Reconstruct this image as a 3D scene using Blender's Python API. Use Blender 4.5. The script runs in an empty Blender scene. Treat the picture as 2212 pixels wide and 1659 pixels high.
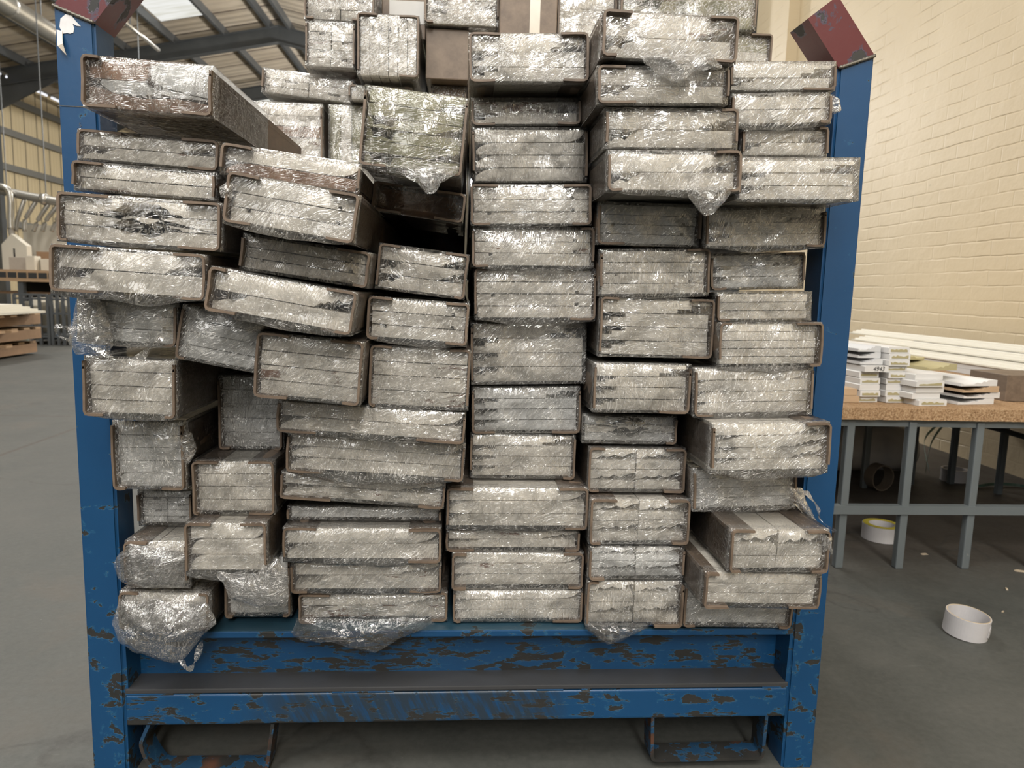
import bpy, bmesh, math, random
from mathutils import Vector, Matrix, noise
random.seed(7)
S = bpy.context.scene
COL = S.collection
R = math.radians
# ------------------------------------------------------------------ camera
CAM = Vector((-0.0177, -1.1081, 0.8045)); YAW, PITCH, ROLL, FPX = 0.0702, 0.1297, 0.0274, 1550.0
cy, sy = math.cos(YAW), math.sin(YAW)
FWD = Vector((sy*math.cos(PITCH), cy*math.cos(PITCH), -math.sin(PITCH)))
RT = Vector((cy, -sy, 0)); UP = RT.cross(FWD)
c_, s_ = math.cos(ROLL), math.sin(ROLL)
RT, UP = c_*RT + s_*UP, -s_*RT + c_*UP
cd = bpy.data.cameras.new('camera'); cam = bpy.data.objects.new('camera', cd); COL.objects.link(cam)
m = Matrix((RT, UP, -FWD)).transposed().to_4x4(); m.translation = CAM
cam.matrix_world = m
cd.sensor_width = 36; cd.lens = 36*FPX/2212; cd.clip_start = 0.02; cd.clip_end = 200
cd.dof.use_dof = True; cd.dof.focus_distance = 1.08; cd.dof.aperture_fstop = 9.0
S.camera = cam
S.cycles.max_bounces = 7; S.cycles.diffuse_bounces = 3; S.cycles.glossy_bounces = 3; S.cycles.transmission_bounces = 3; S.cycles.transparent_max_bounces = 11
S.cycles.caustics_reflective = False; S.cycles.caustics_refractive = False; S.cycles.use_adaptive_sampling = True; S.cycles.adaptive_threshold = 0.05; S.cycles.use_denoising = True
def at(px, py, y):                                   # photo pixel -> point of the plane at depth y
    d = FWD + (px-1106)/FPX*RT - (py-829.5)/FPX*UP
    return CAM + d*((y-CAM.y)/d.y)
# ------------------------------------------------------------------ world, lights, exposure
S.view_settings.view_transform = 'Standard'; S.view_settings.look = 'None'
S.view_settings.exposure = -0.95; S.view_settings.gamma = 1.0; S.view_settings.use_curve_mapping = False
W = bpy.data.worlds.new('daylight'); S.world = W; W.use_nodes = True
W.node_tree.nodes['Background'].inputs[0].default_value = (0.93, 0.96, 1.0, 1)
W.node_tree.nodes['Background'].inputs[1].default_value = 0.3
def area(name, loc, tgt, sx, sy_, power, col):
    L = bpy.data.lights.new(name, 'AREA'); L.shape = 'RECTANGLE'; L.size = sx; L.size_y = sy_; L.energy = power; L.color = col
    o = bpy.data.objects.new(name, L); COL.objects.link(o); o.location = loc
    o.rotation_euler = (Vector(tgt)-Vector(loc)).to_track_quat('-Z', 'Y').to_euler(); return o
WARM = (1.0, 0.965, 0.91)
area('daylight_fill', (-1.6, -3.2, 6.6), (-1.6, -2.2, 0), 1.1, 3.4, 235, WARM)  # area lamps carry the daylight of the roof skylights
area('daylight_fill', (0.6, -2.6, 6.2), (0.6, -1.6, 0), 1.1, 3.4, 250, WARM)
area('daylight_fill', (-6.6, 2.0, 7.0), (-6.6, 2.0, 0), 1.1, 3.4, 500, WARM)
area('daylight_fill', (-6.6, 9.0, 7.0), (-6.6, 9.0, 0), 1.1, 3.4, 500, WARM)
area('daylight_fill', (-1.2, 5.0, 6.4), (-1.2, 5.0, 0), 1.1, 3.4, 420, WARM)
area('daylight_fill', (-6.6, 16.5, 7.0), (-6.6, 16.5, 0), 1.1, 3.4, 500, WARM)
area('daylight_fill', (-2.2, -7.0, 4.0), (0, 0, 0.8), 4.0, 3.0, 300, (1.0, 0.97, 0.92))  # added front fill for the stack, hung well below the roof
area('daylight_fill', (0.5, -7.6, 6.3), (0.3, -2.5, 0), 1.2, 3.6, 1350, WARM)  # unseen lamp added behind the camera for frontal light and film glints
area('daylight_fill', (-3.6, -2.0, 6.6), (-3.0, -1.2, 0), 1.1, 3.4, 460, WARM)
for yy_, pw_ in ((11.0, 1500), (18.0, 2700), (26.0, 2700)):  # unseen point lamps without fittings, added to brighten the roof
    L_ = bpy.data.lights.new('roof_fill_lamp', 'POINT'); L_.energy = pw_; L_.shadow_soft_size = 0.25; L_.color = WARM
    o_ = bpy.data.objects.new('roof_fill_lamp', L_); COL.objects.link(o_); o_.location = (-0.6, yy_, 4.6 if yy_ > 12 else 3.9)
area('glint_strip', (0.2, -3.0, 3.4), (0.1, -0.5, 0.4), 1.5, 0.06, 32, (1.0, 0.97, 0.92))  # unseen strip lamps added above the camera for sharp film glints
area('glint_strip', (0.9, -1.9, 3.4), (0.5, -0.5, 0.4), 1.5, 0.06, 26, (1.0, 0.96, 0.9))
area('glint_strip', (-0.9, -1.5, 3.3), (-0.3, -0.4, 0.4), 1.5, 0.06, 24, (1.0, 0.98, 0.95))

# ------------------------------------------------------------------ node helpers
def new_mat(name):
    M = bpy.data.materials.new(name); M.use_nodes = True; n = M.node_tree; n.nodes.clear(); return M, n
class G:
    def __init__(s, n): s.n = n
    def nd(s, t, **k):
        x = s.n.nodes.new(t)
        for a, b in k.items():
            if a.startswith('i_'):
                key = a[2:].replace('_', ' ')
                x.inputs[key].default_value = b
            else: setattr(x, a, b)
        return x
    def l(s, a, b): s.n.links.new(a, b)
    def math(s, op, a, b=None, c=None):
        x = s.n.nodes.new('ShaderNodeMath'); x.operation = op
        for i, v in enumerate((a, b, c)):
            if v is None: continue
            if isinstance(v, (int, float)): x.inputs[i].default_value = v
            else: s.l(v, x.inputs[i])
        return x.outputs[0]
    def vmath(s, op, a, b=None):
        x = s.n.nodes.new('ShaderNodeVectorMath'); x.operation = op
        for i, v in enumerate((a, b)):
            if v is None: continue
            if isinstance(v, (tuple, list)): x.inputs[i].default_value = v
            else: s.l(v, x.inputs[i])
        return x.outputs[0]
    def ramp(s, fac, stops, interp='LINEAR'):
        x = s.n.nodes.new('ShaderNodeValToRGB'); x.color_ramp.interpolation = interp
        e = x.color_ramp.elements
        while len(e) < len(stops): e.new(0.5)
        for q, (p, c) in zip(e, stops):
            q.position = p; q.color = (c, c, c, 1) if isinstance(c, (int, float)) else (*c, 1)
        s.l(fac, x.inputs[0]); return x.outputs[0]
    def mix(s, fac, a, b):
        x = s.n.nodes.new('ShaderNodeMix'); x.data_type = 'RGBA'
        for i, v in ((0, fac), (6, a), (7, b)):
            if isinstance(v, (int, float)): x.inputs[i].default_value = v
            elif isinstance(v, (tuple, list)): x.inputs[i].default_value = (*v, 1)
            else: s.l(v, x.inputs[i])
        return x.outputs[2]
    def noise(s, vec, scale, detail=2, rough=0.5, dist=0.0):
        x = s.nd('ShaderNodeTexNoise'); x.inputs['Scale'].default_value = scale; x.inputs['Detail'].default_value = detail
        x.inputs['Roughness'].default_value = rough; x.inputs['Distortion'].default_value = dist
        if vec is not None: s.l(vec, x.inputs['Vector'])
        return x.outputs[0]
    def bump(s, h, strength, dist, nrm=None):
        x = s.nd('ShaderNodeBump'); x.inputs['Strength'].default_value = strength; x.inputs['Distance'].default_value = dist
        s.l(h, x.inputs['Height'])
        if nrm is not None: s.l(nrm, x.inputs['Normal'])
        return x.outputs[0]
    def prin(s, col, rough=0.5, metal=0.0, nrm=None, spec=0.5, **k):
        x = s.nd('ShaderNodeBsdfPrincipled')
        for key, v in (('Base Color', col), ('Roughness', rough), ('Metallic', metal)):
            if isinstance(v, (int, float)): x.inputs[key].default_value = v
            elif isinstance(v, (tuple, list)): x.inputs[key].default_value = (*v, 1)
            else: s.l(v, x.inputs[key])
        x.inputs['Specular IOR Level'].default_value = spec
        if nrm is not None: s.l(nrm, x.inputs['Normal'])
        return x.outputs[0]
    def out(s, sh):
        o = s.nd('ShaderNodeOutputMaterial'); s.l(sh, o.inputs[0])
def objco(g, rnd=True):
    co = g.nd('ShaderNodeTexCoord').outputs['Object']
    if not rnd: return co
    r = g.nd('ShaderNodeObjectInfo').outputs['Random']
    off = g.nd('ShaderNodeCombineXYZ')
    g.l(g.math('MULTIPLY', r, 37.0), off.inputs[0]); g.l(g.math('MULTIPLY', r, 91.0), off.inputs[1]); g.l(g.math('MULTIPLY', r, 53.0), off.inputs[2])
    return g.vmath('ADD', co, off.outputs[0])
def scl(g, v, s3): return g.vmath('MULTIPLY', v, s3)

def plain(name, col, rough=0.6, metal=0.0, nscale=20, var=0.12, bump=0.0, bscale=200, spec=0.4):
    M, n = new_mat(name); g = G(n); co = objco(g)
    f = g.noise(co, nscale, 4, 0.6)
    c = g.mix(f, tuple(x*(1-var) for x in col), tuple(min(1, x*(1+var)) for x in col))
    nr = g.bump(g.noise(co, bscale, 3), bump, 0.002) if bump else None
    g.out(g.prin(c, rough, metal, nr, spec)); return M

# board end / painted face: cream primer, long fibres, optional brown stains
def board_mat(name, col, stain_col=None, stain_lo=0.62, fibre=0.06):
    M, n = new_mat(name); g = G(n); co = objco(g)
    f = g.noise(scl(g, co, (18, 4, 160)), 1.0, 4, 0.65)
    c = g.mix(f, tuple(x*(1-fibre) for x in col), tuple(min(1, x*(1+fibre)) for x in col))
    if stain_col:
        s1 = g.noise(scl(g, co, (14, 6, 60)), 1.0, 5, 0.7, 0.4)
        m_ = g.ramp(s1, [(stain_lo, 0.0), (stain_lo+0.03, 1.0)])
        c = g.mix(m_, c, stain_col)
    nr = g.bump(g.noise(scl(g, co, (60, 20, 900)), 1.0, 3), 0.25, 0.001)
    g.out(g.prin(c, 0.55, 0, nr, 0.35)); return M
M_WHITE = board_mat('board_cream', (0.75, 0.70, 0.615))
M_STAIN = board_mat('board_cream_stained', (0.75, 0.70, 0.615), (0.20, 0.105, 0.065), 0.60)
M_BROWN = board_mat('board_brown_fibre', (0.27, 0.155, 0.095), None, 0.6, 0.25)
M_GREEN = board_mat('board_green_fibre', (0.30, 0.29, 0.17), None, 0.6, 0.18)
M_GREYW = board_mat('board_cool_white', (0.72, 0.715, 0.69))
BM = {'w': M_WHITE, 's': M_STAIN, 'b': M_BROWN, 'g': M_GREEN, 'c': M_GREYW}

def card_mat():
    M, n = new_mat('kraft_cardboard'); g = G(n); co = objco(g)
    f = g.noise(scl(g, co, (30, 8, 30)), 1.0, 5, 0.65)
    c = g.ramp(f, [(0.3, (0.098, 0.071, 0.052)), (0.7, (0.172, 0.127, 0.091))])
    nr = g.bump(g.noise(scl(g, co, (12, 260, 12)), 1.0, 2), 0.25, 0.001)
    g.out(g.prin(c, 0.5, 0, nr, 0.4)); return M
M_CARD = card_mat()

# stretch film: mostly clear, glossy, with crumple creases and multi-layer haze
def film_mat(name, dens=1.0, side=False):
    M, n = new_mat(name); g = G(n)
    co = objco(g)
    at_ = g.nd('ShaderNodeAttribute', attribute_type='OBJECT', attribute_name='film'); d = at_.outputs['Fac']
    r = g.nd('ShaderNodeObjectInfo').outputs['Random']
    # curved flow direction
    w1 = g.nd('ShaderNodeTexNoise'); w1.inputs['Scale'].default_value = 11; w1.inputs['Detail'].default_value = 1.5; g.l(co, w1.inputs['Vector'])
    warp = g.vmath('SCALE', g.vmath('SUBTRACT', w1.outputs[1], (0.5, 0.5, 0.5))); n.nodes[-1].inputs['Scale'].default_value = 0.05
    cw = g.vmath('ADD', co, warp)
    rot = g.nd('ShaderNodeVectorRotate', rotation_type='Y_AXIS'); g.l(cw, rot.inputs['Vector'])
    g.l(g.math('MULTIPLY_ADD', r, 1.6, -0.1), rot.inputs['Angle'])
    n1 = g.noise(scl(g, rot.outputs[0], (44, 150, 360)), 1.0, 1.2, 0.5, 0.3)
    r1 = g.math('ABSOLUTE', g.math('SUBTRACT', n1, 0.5))
    rot2 = g.nd('ShaderNodeVectorRotate', rotation_type='Y_AXIS'); g.l(cw, rot2.inputs['Vector'])
    g.l(g.math('MULTIPLY_ADD', r, -2.3, 1.9), rot2.inputs['Angle'])
    n2 = g.noise(scl(g, rot2.outputs[0], (95, 200, 300)), 1.0, 2, 0.55, 0.9)
    r2 = g.math('ABSOLUTE', g.math('SUBTRACT', n2, 0.5))
    bn = g.noise(scl(g, cw, (90, 75, 110)), 1.0, 1.5, 0.6)
    brk = g.ramp(bn, [(0.45, 0.0), (0.57, 1.0)])
    brk2 = g.ramp(bn, [(0.43, 1.0), (0.55, 0.0)])
    k1 = g.math('MULTIPLY', g.ramp(r1, [(0.0, 1.0), (0.07, 0.0)], 'EASE'), brk)
    k2 = g.math('MULTIPLY', g.ramp(r2, [(0.0, 1.0), (0.06, 0.0)], 'EASE'), brk2)
    big = g.noise(cw, 45, 2, 0.5, 0.6)
    h = g.math('ADD', g.math('MULTIPLY', g.math('MAXIMUM', k1, k2), 0.45), g.math('MULTIPLY', big, 1.1))
    h = g.math('ADD', h, g.math('MULTIPLY', n1, 0.35))
    nr = g.bump(h, 1.0, 0.0015)
    gl = g.nd('ShaderNodeBsdfGlossy'); gl.inputs['Roughness'].default_value = 0.09; gl.inputs['Color'].default_value = (1, 1, 1, 1); g.l(nr, gl.inputs['Normal'])
    tr = g.nd('ShaderNodeBsdfTransparent'); tr.inputs['Color'].default_value = (0.97, 0.972, 0.972, 1)
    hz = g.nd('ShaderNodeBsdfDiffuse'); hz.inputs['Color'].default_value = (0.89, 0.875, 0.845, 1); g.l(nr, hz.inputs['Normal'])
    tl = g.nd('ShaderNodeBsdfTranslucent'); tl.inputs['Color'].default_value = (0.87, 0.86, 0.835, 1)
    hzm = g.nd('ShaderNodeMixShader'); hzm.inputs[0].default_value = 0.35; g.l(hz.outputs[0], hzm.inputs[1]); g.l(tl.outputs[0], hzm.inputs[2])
    # film whitens where layers bunch up; crease whitening also paints in glint streaks
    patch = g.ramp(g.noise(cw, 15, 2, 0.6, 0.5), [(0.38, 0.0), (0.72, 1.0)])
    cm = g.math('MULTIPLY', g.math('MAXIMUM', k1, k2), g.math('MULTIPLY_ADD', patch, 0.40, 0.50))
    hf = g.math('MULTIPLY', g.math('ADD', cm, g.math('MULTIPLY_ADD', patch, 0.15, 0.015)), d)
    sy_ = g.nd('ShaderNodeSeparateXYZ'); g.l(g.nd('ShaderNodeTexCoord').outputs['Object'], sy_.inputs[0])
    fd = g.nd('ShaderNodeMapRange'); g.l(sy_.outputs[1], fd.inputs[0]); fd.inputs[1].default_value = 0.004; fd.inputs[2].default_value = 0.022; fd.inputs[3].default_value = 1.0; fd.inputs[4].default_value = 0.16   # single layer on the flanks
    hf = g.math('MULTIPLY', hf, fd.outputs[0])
    lw = g.nd('ShaderNodeFresnel'); lw.inputs[0].default_value = 1.5; g.l(nr, lw.inputs['Normal'])
    gf = g.math('MULTIPLY', g.math('MULTIPLY_ADD', lw.outputs[0], 2.5, 0.03), g.math('MULTIPLY_ADD', d, 0.4, 0.6))
    gf = g.math('MULTIPLY', gf, g.math('MULTIPLY_ADD', fd.outputs[0], 0.75, 0.25))
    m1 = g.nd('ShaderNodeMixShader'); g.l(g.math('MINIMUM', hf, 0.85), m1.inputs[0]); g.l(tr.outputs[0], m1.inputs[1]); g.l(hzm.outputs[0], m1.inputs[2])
    m2 = g.nd('ShaderNodeMixShader'); g.l(g.math('MINIMUM', gf, 0.9), m2.inputs[0]); g.l(m1.outputs[0], m2.inputs[1]); g.l(gl.outputs[0], m2.inputs[2])
    g.out(m2.outputs[0]); return M
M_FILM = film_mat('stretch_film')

# painted steel with chips down to dark metal and scratches
def paint_mat(name, col, chip=0.66, scratch=0.0, rust=0.0, zfade=None, light=(0.022, 0.10, 0.185), stretch=(26, 26, 34), smear=None):
    M, n = new_mat(name); g = G(n); co = g.nd('ShaderNodeTexCoord').outputs['Object']
    f = g.noise(co, 7, 4, 0.6)
    c = g.mix(f, tuple(x*0.86 for x in col), tuple(x*1.15 for x in col))
    ch = g.noise(scl(g, co, stretch), 1.0, 6, 0.62, 0.3)
    if zfade:                                     # wear concentrated in the knocked lower zone
        z = g.nd('ShaderNodeSeparateXYZ'); g.l(co, z.inputs[0])
        zz = g.nd('ShaderNodeMapRange'); g.l(z.outputs[2], zz.inputs[0]); zz.inputs[1].default_value = zfade[0]; zz.inputs[2].default_value = zfade[1]; zz.inputs[3].default_value = 0.095; zz.inputs[4].default_value = 0.0
        ch = g.math('ADD', ch, zz.outputs[0])
    if scratch:
        sc = g.noise(scl(g, co, (9, 9, 120)), 1.0, 5, 0.7, 1.5)
        am = g.ramp(g.noise(scl(g, co, (5, 5, 9)), 1.0, 2), [(0.42, 0.0), (0.6, 1.0)])
        ch = g.math('ADD', ch, g.math('MULTIPLY', g.math('MULTIPLY', g.math('SUBTRACT', sc, 0.42), am), scratch))
    halo = g.ramp(ch, [(chip-0.035, 0.0), (chip-0.01, 0.55)])
    c = g.mix(halo, c, light)
    if smear:
        sx_ = g.nd('ShaderNodeSeparateXYZ'); g.l(co, sx_.inputs[0])
        u1 = g.nd('ShaderNodeMapRange', interpolation_type='SMOOTHSTEP'); g.l(sx_.outputs[0], u1.inputs[0]); u1.inputs[1].default_value = smear[0]; u1.inputs[2].default_value = smear[0]+.15
        u2 = g.nd('ShaderNodeMapRange', interpolation_type='SMOOTHSTEP'); g.l(sx_.outputs[0], u2.inputs[0]); u2.inputs[1].default_value = smear[1]; u2.inputs[2].default_value = smear[1]-.06
        dg = g.nd('ShaderNodeVectorRotate', rotation_type='Y_AXIS'); dg.inputs['Angle'].default_value = 0.45; g.l(co, dg.inputs['Vector'])
        st_ = g.ramp(g.noise(scl(g, dg.outputs[0], (95, 10, 14)), 1.0, 4, .65), [(0.34, 0.0), (0.54, 0.9)])
        c = g.mix(g.math('MULTIPLY', g.math('MULTIPLY', u1.outputs[0], u2.outputs[0]), st_), c, (0.018, 0.028, 0.038))
    mk = g.ramp(ch, [(chip, 0.0), (chip+0.012, 1.0)])
    dark = g.mix(g.noise(co, 30, 3), (0.010, 0.0115, 0.012), (0.030, 0.028, 0.025))
    if rust:
        dark = g.mix(g.ramp(g.noise(co, 11, 3), [(0.55-rust*0.1, 0.0), (0.66, 1.0)]), dark, (0.085, 0.036, 0.02))
    c = g.mix(mk, c, dark)
    nr = g.bump(g.math('MULTIPLY', mk, -1.0), 0.5, 0.0008, g.bump(g.noise(co, 60, 3), 0.12, 0.002))
    g.out(g.prin(c, g.math('MULTIPLY_ADD', mk, 0.15, 0.38), 0, nr, 0.45)); return M
BLUE = (0.005, 0.047, 0.125)
M_BLUE = paint_mat('blue_enamel_post', BLUE, 0.655, zfade=(0.22, 0.5))
M_BLUEW = paint_mat('blue_enamel_scraped', BLUE, 0.55, scratch=1.1, stretch=(26, 26, 85))
M_BLUEB = paint_mat('blue_enamel_beam', BLUE, 0.60, scratch=0.8, zfade=(0.094, 0.114), stretch=(22, 26, 42), smear=(-0.40, 0.18))
M_DUST = paint_mat('dusty_blue_flange', (0.040, 0.041, 0.044), 0.72, light=(0.07, 0.14, 0.2))
M_DECK = paint_mat('worn_deck_paint', (0.018, 0.048, 0.072), 0.66, light=(0.04, 0.08, 0.10))
M_RED = paint_mat('red_guide_paint', (0.085, 0.013, 0.016), 0.575, light=(0.022, 0.06, 0.10), stretch=(17, 17, 17))
M_POCKET = paint_mat('rusty_pocket_steel', (0.012, 0.040, 0.085), 0.49, rust=0.3, light=(0.02, 0.07, 0.13))

# ------------------------------------------------------------------ mesh helpers
def link(name, bm, mats, parent=None, smooth=False, loc=(0, 0, 0)):
    me = bpy.data.meshes.new(name); bm.normal_update(); bm.to_mesh(me); bm.free()
    for m_ in (mats if isinstance(mats, (list, tuple)) else [mats]): me.materials.append(m_)
    if smooth: me.polygons.foreach_set('use_smooth', [True]*len(me.polygons))
    o = bpy.data.objects.new(name, me); COL.objects.link(o); o.location = loc
    if parent: o.parent = parent
    return o
def empty(name, loc=(0, 0, 0), rot=(0, 0, 0)):
    o = bpy.data.objects.new(name, None); COL.objects.link(o); o.location = loc; o.rotation_euler = rot; o.empty_display_size = 0.05; return o
def tag(o, label, cat, group=None):
    o['label'] = label; o['category'] = cat
    if group: o['group'] = group
    return o
def text_mesh(name, body, size, mat, parent, loc, shear=0.0):
    fc = bpy.data.curves.new(name, 'FONT'); fc.body = body; fc.size = size; fc.extrude = 0.0001; fc.shear = shear
    t = bpy.data.objects.new(name, fc); COL.objects.link(t); bpy.context.view_layer.update()
    me = bpy.data.meshes.new_from_object(t.evaluated_get(bpy.context.evaluated_depsgraph_get())); bpy.data.objects.remove(t)
    me.materials.clear(); me.materials.append(mat)
    o = bpy.data.objects.new(name, me); COL.objects.link(o); o.parent = parent; o.location = loc; o.rotation_euler = (R(90), 0, 0); return o
def struct(o): o['kind'] = 'structure'; return o
def box(bm, x0, x1, y0, y1, z0, z1, mi=0):
    v = [bm.verts.new(p) for p in ((x0, y0, z0), (x1, y0, z0), (x1, y1, z0), (x0, y1, z0), (x0, y0, z1), (x1, y0, z1), (x1, y1, z1), (x0, y1, z1))]
    for f in ((0, 3, 2, 1), (4, 5, 6, 7), (0, 1, 5, 4), (1, 2, 6, 5), (2, 3, 7, 6), (3, 0, 4, 7)):
        bm.faces.new([v[i] for i in f]).material_index = mi
    return v
def bevel(bm, w, seg=2):
    bmesh.ops.bevel(bm, geom=list(bm.edges), offset=w, segments=seg, affect='EDGES', clamp_overlap=True, profile=0.6)
def prism(bm, pts, y0, y1, mi=0):                      # (x,z) polygon pushed along y
    a = [bm.verts.new((p[0], y0, p[1])) for p in pts]; b = [bm.verts.new((p[0], y1, p[1])) for p in pts]
    n = len(pts)
    bm.faces.new(a).material_index = mi; bm.faces.new(b[::-1]).material_index = mi
    for i in range(n): bm.faces.new((a[i], b[i], b[(i+1) % n], a[(i+1) % n])).material_index = mi
def tube(bm, pts, r, seg=8, cap=True):
    rings = []
    pts = [Vector(p) for p in pts]
    for i, p in enumerate(pts):
        d = (pts[min(i+1, len(pts)-1)] - pts[max(i-1, 0)]).normalized()
        a = d.cross(Vector((0, 0, 1)) if abs(d.z) < .9 else Vector((1, 0, 0))).normalized(); b = d.cross(a)
        rr = r[i] if isinstance(r, (list, tuple)) else r
        rings.append([bm.verts.new(p + rr*(math.cos(t)*a + math.sin(t)*b)) for t in [2*math.pi*k/seg for k in range(seg)]])
    for i in range(len(rings)-1):
        for k in range(seg): bm.faces.new((rings[i][k], rings[i][(k+1) % seg], rings[i+1][(k+1) % seg], rings[i+1][k]))
    if cap: bm.faces.new(rings[0][::-1]); bm.faces.new(rings[-1])
def strip(pts, t):                                     # thicken an (x,z) polyline into a closed polygon
    n = len(pts); L, Rr = [], []
    for i, p in enumerate(pts):
        a = Vector(pts[max(i-1, 0)]); b = Vector(pts[min(i+1, n-1)]); d = (b-a).normalized(); q = Vector((-d.y, d.x))
        L.append(tuple(Vector(p)+q*t/2)); Rr.append(tuple(Vector(p)-q*t/2))
    return L + Rr[::-1]

# ------------------------------------------------------------------ wrapped bundles of boards
# end profiles: seam -> list of (lower-edge offsets of the board above, upper-edge offsets of the board below); u over the width, depth in rows
OG_R = [(.72, 0), (.74, .12), (.77, .3), (.79, .22), (.82, .42), (.845, .34), (.87, .55), (.895, .62), (.915, .48), (.94, .52), (1, .80)]
OG_L = [(0, .62), (.03, .7), (.05, .52), (.085, .42), (.11, .5), (.135, .60), (.155, .5), (.18, .28), (.22, .2), (.245, 0)]
ST_R = [(.70, 0), (.701, .34), (.83, .34), (.831, .70), (1, .70)]
ST_L = [(0, .62), (.10, .62), (.101, .32), (.225, .32), (.226, 0)]
CU_R = [(.84, 0), (.88, .06), (.92, .16), (.96, .34), (1, .72)]
CU_L = [(0, .68), (.03, .4), (.07, .2), (.12, .08), (.17, 0)]
NO_R = [(.85, 0), (.851, .26), (.885, .26), (.886, 0)]
NO_L = [(.12, 0), (.121, .24), (.155, .24), (.156, 0)]
CE_D = [(.25, 0), (.26, .16), (.32, .18), (.34, .42), (.36, .5), (.38, .78), (.42, .92), (.47, .86), (.50, .95), (.56, .80), (.60, .84), (.63, .62), (.66, .5), (.68, .2), (.74, .16), (.76, 0)]
CE_S = [(.30, 0), (.345, .16), (.375, .40), (.41, .34), (.44, .22), (.47, .40), (.50, .56), (.535, .62), (.57, .50), (.60, .36), (.63, .16), (.655, .10), (.68, 0)]
WA = [(.02, 0), (.16, .10), (.25, .34), (.33, .16), (.42, .22), (.52, .44), (.6, .30), (.7, .2), (.82, .5), (.9, .62), (1, .66)]
def seam(style, j, rng):
    """returns (cut into the upper board's underside, cut into the lower board's top)"""
    z = []
    if style == 'O': return OG_R, OG_L
    if style == 'S': return (ST_R if j == 0 else z), ST_L
    if style == 'C': return (CU_R if j == 0 else z), CU_L
    if style == 'N': return (NO_R, NO_L if j % 2 else z)
    if style == 'X': return (CE_D, CE_S)
    if style == 'G': return (OG_R if j % 2 == 0 else z), [(0, 0), (.05, .1), (.07, .80), (.16, .62), (.27, .85), (.30, .2), (.42, 0)] if j % 3 else z
    return z, z
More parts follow.
